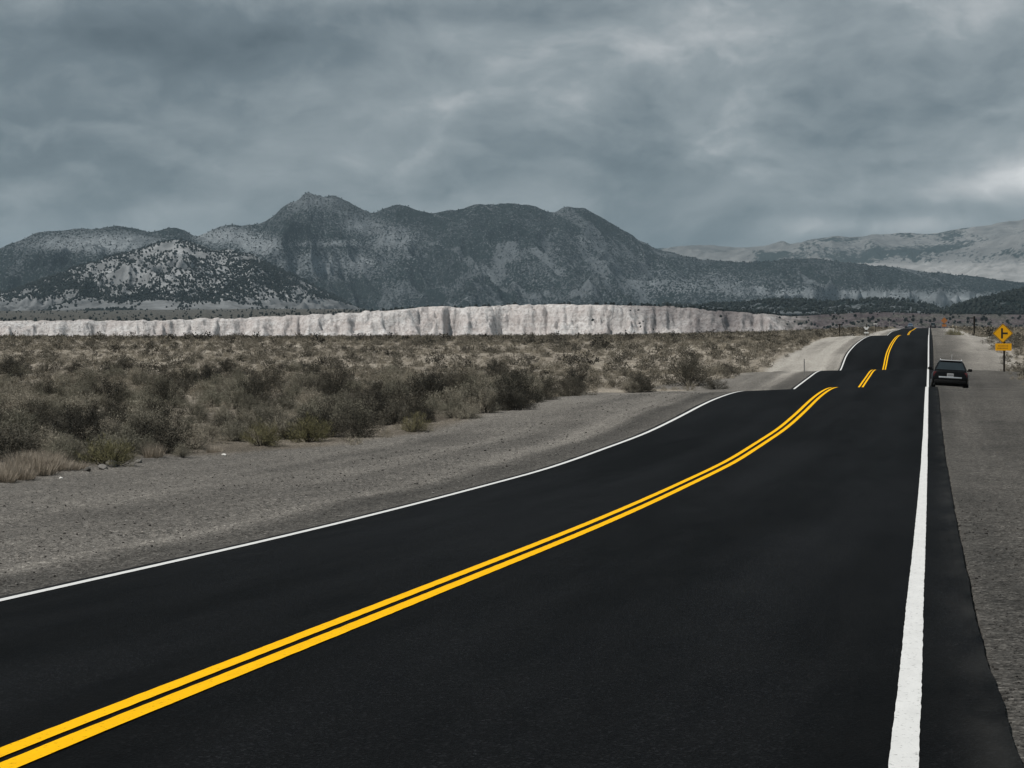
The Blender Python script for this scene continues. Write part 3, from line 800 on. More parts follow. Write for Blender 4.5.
for kind, x, y, sz, wd, lab, cat in NAMED:
    X, Y = at_px(x, y); plant(kind, X, Y, sz, lab, cat, None, wd)
for i, (x, y, sz) in enumerate(((2, 482, .72), (10, 477, .9), (21, 480, .75), (30, 473, 1.0), (38, 476, .95), (48, 472, .95), (58, 473, .7), (70, 472, .55), (78, 471, .5), (24, 468, .9), (43, 467, .9))):
    X, Y = at_px(x, y); plant('tuft', X, Y, sz, 'straw-coloured dry grass tuft in the pale clump at the lower left gravel edge', 'grass tuft', 'straw grass at the left gravel edge', 1.1)

rocks_at = []
def rock(x, y, r, mat, label, k):
    X, Y = at_px(x, y)
    gg = np.random.default_rng(600 + k)
    bm = bmesh.new(); bmesh.ops.create_icosphere(bm, subdivisions=3, radius=1)
    ph = gg.uniform(0, 6, 3)
    cuts = [(unit(gg.normal(size=3)), gg.uniform(.55, .9)) for _ in range(9)]
    for v in bm.verts:
        p = np.array(v.co[:])
        for d, h in cuts:
            q = p @ d
            if q > h: p = p - d * (q - h) * .9
        p = p * (1 + .06 * math.sin(p[0] * 7 + ph[0]) * math.sin(p[1] * 6 + ph[1]))
        v.co = p * np.array([r, r * .8, r * .62])
    me = bpy.data.meshes.new('rock'); bm.to_mesh(me); bm.free()
    rocks_at.append((X, Y, r, True))
    o = link('rock', me, mat); o.location = (X, Y, gz(X, Y) + r * .22); o.rotation_euler = (gg.uniform(-.3, .3), gg.uniform(-.3, .3), gg.uniform(0, 6))
    return tag(o, label, 'rock')
rock(112, 468, .20, M['stone'], 'largest grey rock, at the foot of the low yellow-green rabbitbrush', 1)
rock(103, 471, .12, M['stone'], 'grey rock leaning on the left side of the largest rock', 2)
rock(138, 464, .11, M['stone'], 'small grey rock right of the rock pile, under dark brush', 3)
rock(61, 480, .045, M['white_stone'], 'small white stone on the gravel below the straw grass', 4)
rock(224, 456, .07, M['white_stone'], 'white stone at the gravel edge, in front of grey sagebrush', 5)
rock(87, 473, .10, M['dark_stone'], 'dark rock between the straw grass and the grey rocks', 6)

taken += rocks_at
def scatter():
    pts = []
    g = np.random.default_rng(5)
    # cells that grow with distance
    for (ya, yb, cell, keep) in ((22, 50, 1.15, .95), (50, 75, 1.4, .80), (75, 120, 1.75, .70), (120, 240, 2.0, .68), (240, 480, 2.7, .70), (480, 900, 4.2, .8), (900, 2200, 10, .8), (24, 60, -1.15, .75), (60, 120, -1.2, .52), (120, 240, -1.4, .58), (240, 480, -2.1, .75)):
        low = cell < 0; cell = abs(cell)
        xa, xb = -.36 * yb, .36 * yb
        nx = int((xb - xa) / cell); ny = int((yb - ya) / cell)
        gx, gy = np.meshgrid(np.arange(nx), np.arange(ny))
        X = xa + (gx + g.uniform(0, 1, gx.shape)) * cell; Y = ya + (gy + g.uniform(0, 1, gx.shape)) * cell
        X = X.ravel(); Y = Y.ravel()
        px = 512 + F * X / Y
        s, t = xy_st(X, Y)
        te = edge_t(s)
        dens = keep + .30 * fbm(X / 9, Y / 9, 3, 131)
        ok = (px > -70) & (px < 1094) & (g.random(len(X)) < dens)
        tr = np.interp(s, [0, 60, 100, 170, 240, 330, 700], [-9, -6.2, -5.0, -6.3, -6.4, -6.6, -7]) + .8 * fbm(s / 6, s * 0, 2, 133)
        te2 = np.where(s < E_S[-1], te - .4, np.interp(s, [E_S[-1], E_S[-1] + 40, 300, 400, 800], [E_T[-1] + .25, 13, 11.5, 11, 11]))
        ok &= (t > te2 + .35 * fbm(s / 4, s * 0, 2, 134)) | (t < tr)
        pts.append(np.stack([X[ok], Y[ok], np.full(ok.sum(), -1. if low else float(cell))], 1))
    return np.concatenate(pts)
PT = scatter()
g = np.random.default_rng(9)
sx = PT[:, 0]; sy = PT[:, 1]
s_, t_ = xy_st(sx, sy)
size = np.exp(g.normal(-.44, .34, len(PT)))
size *= 1 + .22 * fbm(sx / 12, sy / 12, 2, 141)
dfe = t_ - edge_t(s_)
size *= np.where((t_ > 0) & (dfe < 6), 1.22, 1.0) * np.where(sy > 120, .92, 1.0) * np.where(sy > 480, 1.25, 1) * np.where(sy > 900, 1.5, 1)
size = np.clip(size, .22, 1.05) * np.where(sy < 60, .88, 1)
darkn = .7 * fbm(sx / 4, sy / 4, 3, 151) + g.normal(0, .38, len(sx))
size = np.where((t_ > 0) & (dfe < .7), np.minimum(size, .8), size)
lowt = PT[:, 2] < 0
size = np.where(lowt, g.uniform(.20, .40, len(PT)), size)
darkn = np.where(lowt, g.uniform(-1.1, -.35, len(PT)), darkn)
for (tx, ty, tr, front) in taken:
    hit = (np.hypot(sx - tx, sy - ty) < tr + .05) | (front & (sy < ty) & (sy > ty - 9) & (np.abs(sx / sy - tx / ty) < (tr + size * .55) / ty) & (t_ > 0))
    size[hit] = 0
size *= np.where((sy > 480) | lowt, 1, np.clip(1 + .45 * darkn, .62, 1.5))
keep = size > 0
PT, sx, sy, s_, t_, size, dfe, darkn = (a[keep] for a in (PT, sx, sy, s_, t_, size, dfe, darkn))
pxs = 512 + F * sx / sy
shown = size * F / sy * np.where((pxs > -4) & (pxs < 1028), 1, .0)
order = np.argsort(-shown)
IND = set(order[:270].tolist())
for i in sorted(IND):
    k = 'dark' if darkn[i] > .47 else 'sage'
    side = t_[i] > 0
    if side and dfe[i] < 1.6:
        lab, grp = (('dark sagebrush in the front row along the left gravel edge', 'dark front-row sagebrush') if k == 'dark' else ('grey sagebrush in the front row along the left gravel edge', 'grey front-row sagebrush'))
    elif side:
        lab, grp = (('dark sagebrush among paler brush on the plain left of the road', 'dark sagebrush of the plain') if k == 'dark' else ('grey-tan sagebrush among the brush covering the plain left of the road', 'grey-tan sagebrush of the plain'))
    else:
        lab, grp = 'sagebrush on the bank right of the road near the yellow sign', 'sagebrush right of the road'
    plant(k, float(sx[i]), float(sy[i]), float(size[i]), lab, 'shrub', grp, float(g.uniform(1.0, 1.4)))
def build_field():
    rest = np.array([i for i in range(len(sx)) if i not in IND])
    Vs, Fs, Ts, Ls = [], [], [], []
    off = 0
    zz = ground_z(sx[rest], sy[rest]) + EYE - .03
    for lo, hi, n, ll, lw, nv in ((0, 75, 1300, .075, .026, 8), (75, 130, 800, .090, .036, 10), (130, 240, 330, .13, .060, 12), (240, 480, 90, .24, .12, 12), (480, 900, 18, .55, .30, 12), (900, 3000, 10, .9, .5, 8)):
        lib = [shrub_arrays(np.random.default_rng(400 + j + n), n, .95, .88, ll, lw, nst=26) for j in range(nv)]
        sel = np.where((sy[rest] >= lo) & (sy[rest] < hi))[0]
        kk = g.integers(0, nv, len(sel))
        for j in range(nv):
            m_ = sel[kk == j]
            if not len(m_): continue
            V, Fc, lv, _ = lib[j]
            rot = g.uniform(0, 6.283, len(m_)); c, s = np.cos(rot), np.sin(rot)
            si = size[rest[m_]]; wd = si * g.uniform(1.0, 1.5, len(m_))
            if lo >= 480: wd = wd * 1.6
            X = (V[None, :, 0] * c[:, None] - V[None, :, 1] * s[:, None]) * wd[:, None] + sx[rest[m_]][:, None]
            Y = (V[None, :, 0] * s[:, None] + V[None, :, 1] * c[:, None]) * wd[:, None] + sy[rest[m_]][:, None]
            Z = V[None, :, 2] * si[:, None] + zz[m_][:, None]
            Vs.append(np.stack([X, Y, Z], -1).reshape(-1, 3))
            Fs.append((Fc[None] + (np.arange(len(m_)) * len(V))[:, None, None]).reshape(-1, 3) + off); off += len(m_) * len(V)
            tint = np.clip(.44 - .62 * darkn[rest[m_]] + g.normal(0, .10, len(m_)) + .12 * sstep(60, 160, sy[rest[m_]]), 0, 1)
            Ts.append(np.repeat(tint, len(V))); Ls.append(np.tile(lv, len(m_)))
    V = np.concatenate(Vs); print('field', len(rest), 'shrubs', len(V) // 3, 'faces')
    me = mesh_np('sagebrush_field', V, np.concatenate(Fs), False, {'tint': np.concatenate(Ts), 'leafv': np.concatenate(Ls)})
    tag(link('sagebrush_field', me, M['field']), kind='stuff')
build_field()

# ------------------------------------------------------------------ loose stones
def build_gravel():
    g = np.random.default_rng(77)
    n1, n2, n3 = 12000, 3800, 3500
    s = np.concatenate([9 + 46 * g.random(n1) ** 1.5, 5 + 22 * g.random(n2) ** 1.4, 30 + 70 * g.random(n3)])
    t = np.concatenate([8.15 + g.random(n1) * 7.5, -.28 - g.random(n2) ** 1.5 * 2.7, 8.2 + g.random(n3) * 4.6])
    r = np.exp(g.normal(-5.0, .45, len(s))); r[n1 + n2:] *= 1.6; r[n1:n1 + n2] *= .8
    ok = (t < 0) | (t < edge_t(s) + 1.0)
    s, t, r = s[ok], t[ok], np.clip(r[ok], .004, .05)
    X, Y = st_xy(s, t)
    px = 512 + F * X / Y
    ok = (px > -60) & (px < 1084) & (Y > 4)
    X, Y, r = X[ok], Y[ok], r[ok]; n = len(X)
    Z = ground_z(X, Y) + EYE
    k = len(IV)
    V = IV[None] * g.uniform(.65, 1.25, (n, k, 1)) * np.stack([r * g.uniform(.8, 1.5, n), r, r * .7], 1)[:, None, :]
    a = g.uniform(0, 6.28, n); c, s_ = np.cos(a), np.sin(a)
    V = np.stack([V[:, :, 0] * c[:, None] - V[:, :, 1] * s_[:, None], V[:, :, 0] * s_[:, None] + V[:, :, 1] * c[:, None], V[:, :, 2]], -1)
    V = V + np.stack([X, Y, Z + r * .25], 1)[:, None, :]
    Fc = (IF[None] + (np.arange(n) * k)[:, None, None]).reshape(-1, 3)
    m, nt, b = new_mat('loose_gravel')
    c = ramp_(nt, attr_(nt, 'tint'), [(0, (.028, .026, .024)), (.5, (.075, .071, .065)), (.88, (.19, .18, .165)), (1, (.30, .285, .265))])
    nt.links.new(c, b.inputs['Base Color']); b.inputs['Roughness'].default_value = .95; b.inputs['Specular IOR Level'].default_value = .1
    me = mesh_np('gravel', V.reshape(-1, 3), Fc, False, {'tint': np.repeat(g.random(n) * np.where(xy_st(X, Y)[1] < 3, .6, 1.0), k)})
    tag(link('gravel', me, m), kind='stuff')
build_gravel()

# ------------------------------------------------------------------ vehicles
def ring(y, wb, w, wt, z0, z1, z2, z3):
    """12-point cross-section at station y: sill, flank, shoulder, deck"""
    h = [(wb, z0), (w * .985, z0 + .10), (w, z1), (w * .985, z2), (wt, z3 - .02), (wt * .75, z3)]
    return [(x, y, z) for x, z in h] + [(-x, y, z) for x, z in h[::-1]]
def vehicle(name, X, Y, zoff, heading, label, cat, paint, glass, roof_z=1.49, roll=0, pitch=0, oncoming=False, rails=True, pale_roof=None, lens=None):
    root = empty(name, (X, Y, zoff), heading, label, cat)
    root.rotation_euler = (pitch, roll, heading); root.scale = (.97, .97, .97)
    k = roof_z - .97
    mb = MB()
    mb.loft([ring(.00, .62, .76, .66, .36, .60, .78, .90), ring(.04, .72, .84, .72, .30, .58, .80, .955), ring(.16, .76, .885, .74, .27, .55, .82, .97), ring(.6, .78, .895, .78, .24, .52, .82, .97),
             ring(2.2, .78, .895, .80, .22, .52, .80, .95), ring(3.0, .78, .895, .78, .22, .52, .80, .94), ring(3.6, .78, .885, .72, .22, .54, .76, .90), ring(4.05, .74, .84, .66, .24, .54, .70, .80), ring(4.28, .60, .70, .55, .30, .52, .62, .70)])
    body = mb.build('body', paint, root, True)
    # greenhouse
    def gr(z, w, ya, yb): return [(-w, ya, z), (w, ya, z), (w * 1.0, (ya + yb) / 2, z + (.025 if z > 1.3 else 0)), (w, yb, z), (-w, yb, z), (-w, (ya + yb) / 2, z + (.025 if z > 1.3 else 0))]
    mb = MB()
    mb.loft([gr(.93, .77, .12, 3.25), gr(1.05, .755, .20, 3.02), gr(.97 + k * .75, .62, .50, 2.45), gr(.97 + k * .93, .555, .62, 2.22), gr(.97 + k, .50, .78, 2.1)])
    cab = mb.build('cabin', paint, root, True)
    # panes, set a little proud of the cabin
    def pane(nm, pts, off):
        P = [Vector(p) for p in pts]; nrm = (P[1] - P[0]).cross(P[2] - P[0]).normalized()
        if nrm.dot(Vector(off)) < 0: nrm = -nrm
        m2 = MB(); a = [m2.bm.verts.new(p + nrm * .012) for p in P]; b = [m2.bm.verts.new(p - nrm * .02) for p in P]; n = len(P)
        m2.bm.faces.new(a); m2.bm.faces.new(b[::-1])
        for q in range(n): m2.bm.faces.new((a[q], a[(q + 1) % n], b[(q + 1) % n], b[q]))
        return m2.build(nm, glass, root)
    z1, z2 = 1.03, .97 + k * .80
    f1, f2 = (z1 - .93) / .12, .0
    pane('rear_window', [(-.69, .185, z1), (.69, .185, z1), (.545, .53, z2), (-.545, .53, z2)], (0, -1, .3))
    pane('windshield', [(-.69, 3.06, z1), (.69, 3.06, z1), (.545, 2.40, z2), (-.545, 2.40, z2)], (0, 1, .5))
    for sx_ in (-1, 1):
        pane('side_window', [(sx_ * .757, .50, z1 + .03), (sx_ * .757, 1.6, z1 + .03), (sx_ * .608, 1.5, z2), (sx_ * .608, .72, z2)], (sx_, 0, .3))
        pane('side_window', [(sx_ * .757, 1.68, z1 + .03), (sx_ * .757, 2.75, z1 + .03), (sx_ * .608, 2.3, z2), (sx_ * .608, 1.58, z2)], (sx_, 0, .3))
        mb = MB(); mb.box((sx_ * .735, .075, .80), (.17, .14, .24), None, .03); t = mb.build('tail_light', lens or M['red_lens'], root, True)
        mb = MB(); mb.box((sx_ * .60, 4.18, .62), (.24, .16, .13), None, .03); mb.build('headlight', M['chrome'], root, True)
        mb = MB(); mb.box((sx_ * .985, 2.66, 1.07), (.20, .10, .14), None, .035); mb.box((sx_ * .89, 2.70, 1.02), (.12, .05, .05), None, .01)
        mb.build('mirror', M['black_plastic'], root, True)
        if rails:
            mb = MB(); mb.tube([(sx_ * .50, .72, .97 + k + .02), (sx_ * .51, .80, .97 + k + .055), (sx_ * .51, 2.0, .97 + k + .06), (sx_ * .50, 2.1, .97 + k + .02)], .022, 8); mb.build('roof_rail', M['silver_rail'], root, True)
        for yy in (.80, 3.45):
            mb = MB(); n = 24
            mb.loft([[(sx_ * (.69 + dx), yy + r * math.cos(2*math.pi*q/n), .325 + r * math.sin(2*math.pi*q/n)) for q in range(n)] for dx, r in ((0, .29), (.02, .325), (.18, .325), (.205, .30), (.205, .215))])
            w_ = mb.build('wheel', M['rubber'], root, True)
            mb = MB(); mb.loft([[(sx_ * (.80 + dx), yy + r * math.cos(2*math.pi*q/n), .325 + r * math.sin(2*math.pi*q/n)) for q in range(n)] for dx, r in ((0, .20), (.10, .212), (.115, .19), (.10, .05))])
            mb.build('rim', M['alloy'], w_, True)
    mb = MB(); mb.box((0, .015, .43), (1.52, .12, .20), None, .04); bump = mb.build('bumper', M['black_plastic'], root, True)
    mb = MB(); mb.box((0, -.012, .655), (1.10, .05, .075), None, .012); mb.build('trim_strip', M['chrome'], root, True)
    mb = MB(); mb.box((0, -.006, .775), (.32, .02, .16), None, .006); pl = mb.build('license_plate', M['plate'], root)
    mb = MB(); mb.box((0, -.018, .775), (.24, .008, .055)); mb.build('plate_band', M['plate_band'], pl)
    mb = MB(); mb.tube([(0, .26, 1.05), (.12, .30, 1.10), (.32, .33, 1.12)], .008, 6); mb.build('wiper', M['black_plastic'], root)
    mb = MB(); mb.box((0, .66, .97 + k + .006), (1.0, .16, .035), None, .012); mb.build('roof_glint_strip', M['silver_rail'] if rails else paint, root, True)  # added strip: its silver paints the roof's sun glint; body colour without rails
    mb = MB(); mb.tube([(.03, .95, .97 + k + .01), (.03, .80, .97 + k + .30)], [.012, .009], 6); mb.build('antenna', M['silver_rail'], root)
    if pale_roof:
        mb = MB(); mb.box((0, 1.45, .97 + k + .035), (1.02, 1.35, .05), None, .02); mb.build('roof', pale_roof, root)
    return root
# near car: rear bumper at the dip behind the first crest
sc_, tc = 88.0, -.92
X, Y = st_xy(sc_, tc)
zz = gz(*st_xy(sc_ + 1, tc)) + .10
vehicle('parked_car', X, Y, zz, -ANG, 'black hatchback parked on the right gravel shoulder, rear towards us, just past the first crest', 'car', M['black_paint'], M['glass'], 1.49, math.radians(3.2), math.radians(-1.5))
X, Y = st_xy(556, -1.0)
v = vehicle('parked_van', X, Y, gz(X, Y), -ANG, 'tiny dark van far off on the right shoulder at the last crest of the road', 'van', M['dark_van'], M['glass'], 1.75, 0, 0, rails=False, pale_roof=M['white_roof'])
X, Y = st_xy(566, 5.7)
vehicle('oncoming_car', X, Y, float(z_road(np.array([560.]), np.array([5.7]))[0]) + EYE, -ANG + math.pi, 'tiny blue-grey car far off in the left lane at the last crest', 'car', M['grey_car'], M['blue_glass'], 1.55, rails=False)

# ------------------------------------------------------------------ signs and posts
def base_at(x, Yd):
    X = (x - 512) / F * Yd
    return X, Yd, gz(X, Yd)
def face_cam(X, Y): return -math.atan2(X, Y)
I4 = Matrix.Identity(4)
def diamond(mb, c, h, depth, y):
    mb.slab([(0, c - h), (h, c), (0, c + h), (-h, c)], depth, Matrix.Translation((0, y, 0)))
def round_diamond(h, r=.09):
    out = []
    for k in range(4):
        a0 = math.pi / 2 * k - math.pi / 2
        cx, cz = math.cos(a0) * (h - r * 1.414), math.sin(a0) * (h - r * 1.414)
        for j in range(5):
            a = a0 - math.pi / 4 + math.pi / 2 * j / 4
            out.append((cx + r * math.cos(a), cz + r * math.sin(a)))
    return out
X, Y, Z = base_at(1004.2, 126)
root = empty('warning_sign', (X, Y, Z), -ANG, 'yellow diamond side-road warning sign with a yellow plaque below on a dark post', 'road sign')
mb = MB(); mb.box((0, .06, 1.30), (.13, .09, 3.2), None, .008); mb.build('post', M['post'], root)
H0 = 2.70
def T(z, y): return Matrix.Translation((-.09, y, z))
mb = MB(); mb.slab(round_diamond(.70), .012, T(H0, -.006)); pn = mb.build('diamond_panel', M['sign_yellow'], root)
mb = MB()
o_, i_ = round_diamond(.672, .08), round_diamond(.635, .07)
for k in range(len(o_)):
    k2 = (k + 1) % len(o_); mb.slab([o_[k], o_[k2], i_[k2], i_[k]], .004, T(H0, -.0155))
mb.build('border', M['sign_black'], pn)
mb = MB(); mb.slab([(-.125, -.36), (.005, -.36), (.005, .36), (-.125, .36)], .004, T(H0, -.0145)); mb.slab([(.006, -.062), (.33, -.062), (.33, .062), (.006, .062)], .004, T(H0, -.0145)); mb.build('side_road_symbol', M['sign_black'], pn)
mb = MB(); mb.box((-.05, -.002, 1.74), (1.10, .012, .50), None, .004); pq = mb.build('plaque', M['sign_yellow'], root)
mb = MB()
random.seed(3)
for zz, xs in ((1.82, (-.36, .26)), (1.655, (-.40, .30))):
    q = xs[0]
    while q < xs[1]:
        w = random.uniform(.04, .07); mb.box((-.05 + q + w / 2, -.0105, zz), (w, .004, .075)); q += w + .035
mb.build('worn_lettering', simple('worn_lettering', (.42, .17, .006), .6), pq)

def post(name, x, Yd, h, w, label, cat, group=None, mat=None, arm=None):
    X, Y, Z = base_at(x, Yd)
    root = empty(name, (X, Y, Z), -ANG, label, cat, group)
    mb = MB(); mb.tube([(0, 0, -.3), (0, 0, h * .5), (.02, 0, h)], [w / 2, w / 2 * .97, w / 2 * .9], 8); mb.build('post', mat or M['post'], root, True)
    if arm: mb = MB(); mb.box((arm[0], -w / 2 - .02, h - arm[2]), (arm[1], .06, .12), None, .008); mb.build('crossarm', mat or M['post'], root)
    return root
post('wooden_post', 974.2, 250, 2.75, .26, 'dark wooden post with a short arm right of the road, beyond the yellow sign', 'post', None, None, (-.25, .7, .25))
post('wooden_post', 839.6, 270, 2.3, .20, 'dark post at the brush edge above the pale gravel pull-off', 'post', None, None, (-.05, .55, .12))
for x, Yd, h, lab, two in ((866.4, 290, 2.6, 'post with two white marker boards, left of the far crest', True), (875.4, 400, 2.2, 'thinner post with one small white board, behind the two-board marker', False)):
    r = post('marker_post', x, Yd, h, .13 if two else .15, lab, 'marker post', None, M['post'])
    mb = MB(); mb.slab([(-.46, .22), (-.22, .30), (0, .10), (.22, .30), (.46, .22), (.16, -.24), (-.16, -.24)] if two else [(-.42, -.1), (.42, -.1), (.42, .1), (-.42, .1)], .03, Matrix.Translation((0, -.10, h - (.75 if two else .5)))); mb.build('marker_board', M['sign_white'], r)
    if two: mb = MB(); mb.box((0, -.10, h - 1.45), (.75, .03, .22), None, .005); mb.build('lower_board', M['sign_white'], r)
for x, Yd, lab in ((889.6, 470, 'thin dark pole far off left of the last crest, nearer the road'), (883.0, 450, 'thin dark pole far off left of the last crest, farther from the road')):
    post('marker_post', x, Yd, 2.4, .16, lab, 'marker post', None, M['grey_post'])
X, Y = at_px(804.3, 375.5)
r = empty('delineator_post', (X, Y, gz(X, Y)), -ANG, 'thin grey delineator post on the left shoulder before the gravel pull-off', 'delineator')
mb = MB(); mb.box((0, 0, .50), (.075, .03, 1.15), None, .006); mb.build('post', M['grey_post'], r)
mb = MB(); mb.box((0, -.018, .98), (.06, .006, .10)); mb.build('reflector', M['plate'], r)
# orange works sign
X, Y, Z = base_at(944.2, 400)
r = empty('works_sign', (X, Y, Z), -ANG, 'orange works sign on a stand far off right of the road', 'road sign')
mb = MB(); mb.slab([(0, -.72), (.72, 0), (0, .72), (-.72, 0)], .02, Matrix.Translation((0, -.04, 2.25))); mb.build('diamond_panel', M['sign_orange'], r)
mb = MB(); mb.box((0, -.04, 1.15), (.95, .02, .5), None, .006); mb.build('lower_panel', M['sign_orange'], r)
mb = MB(); mb.tube([(0, 0, .5), (0, 0, 2.9)], .04, 6)
for a in (-1, 1): mb.tube([(0, 0, .55), (a * .5, -.35, -.1)], .03, 6); mb.tube([(0, 0, .55), (a * .5, .35, -.1)], .03, 6)
mb.build('stand', M['post'], r)
for i, (x, Yd, sz, wd, lab) in enumerate(((953.5, 330, 1.3, 1.5, 'yellow-green shrub at the crest right of the orange works sign'), (959.5, 315, 1.1, 1.4, 'yellow-green shrub at the crest nearer the dark post'))):
    X = (x - 512) / F * Yd; plant('rab', X, Yd, sz * 1.2, lab, 'shrub', None, wd)

# ------------------------------------------------------------------ haze
def build_haze():
    x0, x1, y0, y1, z0, z1 = -9500, 9500, -3600, 20500, -70, 960
    mb = MB(); mb.box(((x0 + x1) / 2, (y0 + y1) / 2, (z0 + z1) / 2), (x1 - x0, y1 - y0, z1 - z0))
    m = bpy.data.materials.new('haze'); m.use_nodes = True; nt = m.node_tree
    nt.nodes.remove(nt.nodes['Principled BSDF'])
    v = nt.nodes.new('ShaderNodeVolumePrincipled'); v.inputs['Color'].default_value = (.60, .79, .92, 1); v.inputs['Density'].default_value = HAZE
    v.inputs['Anisotropy'].default_value = 0
    nt.links.new(v.outputs[0], nt.nodes['Material Output'].inputs['Volume'])
    tag(mb.build('haze', m), kind='stuff')
HAZE = .000027
build_haze()

# ------------------------------------------------------------------ light
SUN_EL, SUN_AZ = math.radians(60), math.radians(-106)     # azimuth measured from +Y towards +X: behind us, to the left
w = bpy.data.worlds.new('World'); sc.world = w; w.use_nodes = True
nt = w.node_tree; bg = nt.nodes['Background']
sky = nt.nodes.new('ShaderNodeTexSky'); sky.sky_type = 'NISHITA'; sky.sun_disc = False
sky.sun_elevation = SUN_EL; sky.sun_rotation = SUN_AZ
STR = .1
bg.inputs['Strength'].default_value = STR
tc = nt.nodes.new('ShaderNodeTexCoord'); dirv = tc.outputs['Generated']
sp = nt.nodes.new('ShaderNodeSeparateXYZ'); nt.links.new(dirv, sp.inputs[0])
az = math_(nt, 'ARCTAN2', sp.outputs[0], sp.outputs[1]); el = math_(nt, 'ARCSINE', sp.outputs[2])
cmb = nt.nodes.new('ShaderNodeCombineXYZ'); nt.links.new(math_(nt, 'MULTIPLY', az, 1.0), cmb.inputs[0]); nt.links.new(math_(nt, 'MULTIPLY', el, 1.8), cmb.inputs[1])
cv = cmb.outputs[0]
def gauss(x, y, wx, wy, amp):
    a0, e0 = (x - 512) / F, (HY - y) / F
    da = math_(nt, 'DIVIDE', math_(nt, 'SUBTRACT', az, a0), wx / F); de = math_(nt, 'DIVIDE', math_(nt, 'SUBTRACT', el, e0), wy / F)
    q = math_(nt, 'ADD', math_(nt, 'MULTIPLY', da, da), math_(nt, 'MULTIPLY', de, de))
    return math_(nt, 'MULTIPLY', math_(nt, 'EXPONENT', math_(nt, 'MULTIPLY', q, -1)), amp)
def addv(v, off):
    n = nt.nodes.new('ShaderNodeVectorMath'); n.operation = 'ADD'; nt.links.new(v, n.inputs[0])
    if isinstance(off, tuple): n.inputs[1].default_value = off
    else: nt.links.new(off, n.inputs[1])
    return n.outputs[0]
# warp the cloud field so that its edges billow, and light each billow from above
wn = nt.nodes.new('ShaderNodeTexNoise'); wn.inputs['Scale'].default_value = 9; wn.inputs['Detail'].default_value = 5; nt.links.new(cv, wn.inputs['Vector'])
wv = nt.nodes.new('ShaderNodeVectorMath'); wv.operation = 'SCALE'; wv.inputs['Scale'].default_value = .05; nt.links.new(wn.outputs['Color'], wv.inputs[0])
wc = addv(cv, wv.outputs[0])
def billow(v):
    a = noise_(nt, v, 5.0, 6, .52); b_ = voro_(nt, v, 10, 'SMOOTH_F1'); c_ = voro_(nt, v, 26, 'SMOOTH_F1')
    q = math_(nt, 'ADD', math_(nt, 'MULTIPLY', a, 1.0), math_(nt, 'MULTIPLY', math_(nt, 'SUBTRACT', .45, b_), .34))
    return math_(nt, 'ADD', q, math_(nt, 'MULTIPLY', math_(nt, 'SUBTRACT', .45, c_), .13))
d0 = billow(wc); d1 = billow(addv(wc, (-.004, .016, 0)))
relief = math_(nt, 'SUBTRACT', d0, d1)
n_mid = noise_(nt, wc, 15, 9, .62); n_fin = noise_(nt, wc, 60, 6, .65)
val = math_(nt, 'ADD', math_(nt, 'MULTIPLY', math_(nt, 'SUBTRACT', d0, .5), .36), math_(nt, 'MULTIPLY', relief, .5))
val = math_(nt, 'ADD', val, math_(nt, 'MULTIPLY', math_(nt, 'SUBTRACT', n_mid, .5), .09))
val = math_(nt, 'ADD', val, math_(nt, 'MULTIPLY', math_(nt, 'SUBTRACT', n_fin, .5), .09))
val = math_(nt, 'ADD', val, .49)
for sc_l, off, amp in ((3.2, (3.1, 1.7, 0), 1.1), (6.0, (8.3, 4.4, 0), .9), (11., (1.2, 9.1, 0), .35)):
    nl = noise_(nt, addv(wc, off), sc_l, 7, .52)
    mask = ramp_(nt, nl, [(.46, 0), (.535, 1)]); inner = ramp_(nt, nl, [(.50, 0), (.64, 1)])
    rim = math_(nt, 'MULTIPLY', mask, math_(nt, 'SUBTRACT', 1, inner))
    val = math_(nt, 'ADD', val, math_(nt, 'ADD', math_(nt, 'MULTIPLY', rim, .115 * amp), math_(nt, 'MULTIPLY', inner, -.085 * amp)))
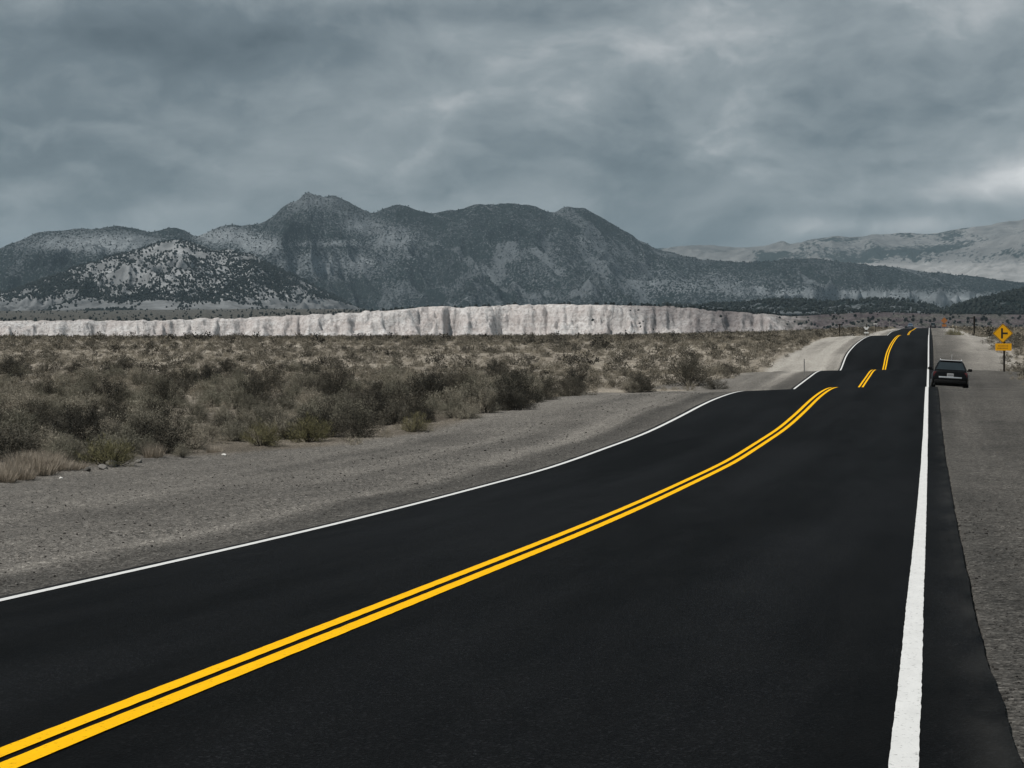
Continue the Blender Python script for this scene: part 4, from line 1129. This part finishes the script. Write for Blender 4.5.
for args in ((30, 50, 230, 45, -.24), (280, 55, 130, 22, -.10), (120, 12, 90, 14, .12), (420, 18, 160, 14, -.12), (620, 40, 180, 34, .16), (60, 140, 170, 50, -.12), (330, 110, 200, 40, .05),
             (1010, 175, 70, 34, .34), (930, 190, 60, 22, .12), (900, 212, 130, 9, -.14), (860, 228, 110, 10, .14), (930, 20, 180, 45, .12), (800, 100, 260, 90, .08), (720, 105, 70, 45, -.09), (280, 185, 25, 10, .08), (150, 210, 250, 40, -.05)):
    val = math_(nt, 'ADD', val, gauss(*args))
up = math_(nt, 'MULTIPLY', ramp_(nt, el, [(.19, 0), (.5, 1)]), -.13)
val = math_(nt, 'ADD', val, up)
cl = ramp_(nt, val, [(.08, (.068, .094, .113)), (.38, (.150, .188, .212)), (.62, (.285, .326, .348)), (.86, (.54, .56, .572)), (1, (.74, .75, .755))])
clk = mix_(nt, 1.0, cl, (1 / STR,) * 3, 'MULTIPLY')
cloudy = mix_(nt, .96, sky.outputs[0], clk)
nt.links.new(cloudy, bg.inputs['Color'])

for n_ in nt.nodes:
    if n_.type == 'TEX_VORONOI': n_.voronoi_dimensions = '2D'
    if n_.type == 'TEX_NOISE': n_.noise_dimensions = '2D'
sun = bpy.data.lights.new('sun', 'SUN'); sun.energy = 3.7; sun.angle = math.radians(2.0); sun.color = (1.0, .965, .92)
so = bpy.data.objects.new('sun', sun); COL.objects.link(so)
sd = Vector((math.sin(SUN_AZ) * math.cos(SUN_EL), math.cos(SUN_AZ) * math.cos(SUN_EL), math.sin(SUN_EL)))
so.rotation_euler = (-sd).to_track_quat('-Z', 'Y').to_euler(); so.location = (0, 0, 50)

# ------------------------------------------------------------------ camera and output
cam = bpy.data.cameras.new('camera'); co = bpy.data.objects.new('camera', cam); COL.objects.link(co)
co.location = (0, 0, EYE); co.rotation_euler = (math.radians(90), 0, 0)
cam.sensor_width = 36; cam.lens = 36 * F / 1024; cam.shift_y = -(384 - HY) / 1024
cam.clip_start = .1; cam.clip_end = 60000
sc.camera = co
sc.view_settings.view_transform = 'Standard'; sc.view_settings.look = 'None'; sc.view_settings.exposure = 0; sc.view_settings.gamma = 1
sc.view_settings.use_curve_mapping = False
sc.render.resolution_x = 1024; sc.render.resolution_y = 768
sc.cycles.use_denoising = True
sc.cycles.max_bounces = 5; sc.cycles.diffuse_bounces = 1; sc.cycles.glossy_bounces = 2; sc.cycles.volume_bounces = 0; sc.cycles.transparent_max_bounces = 4
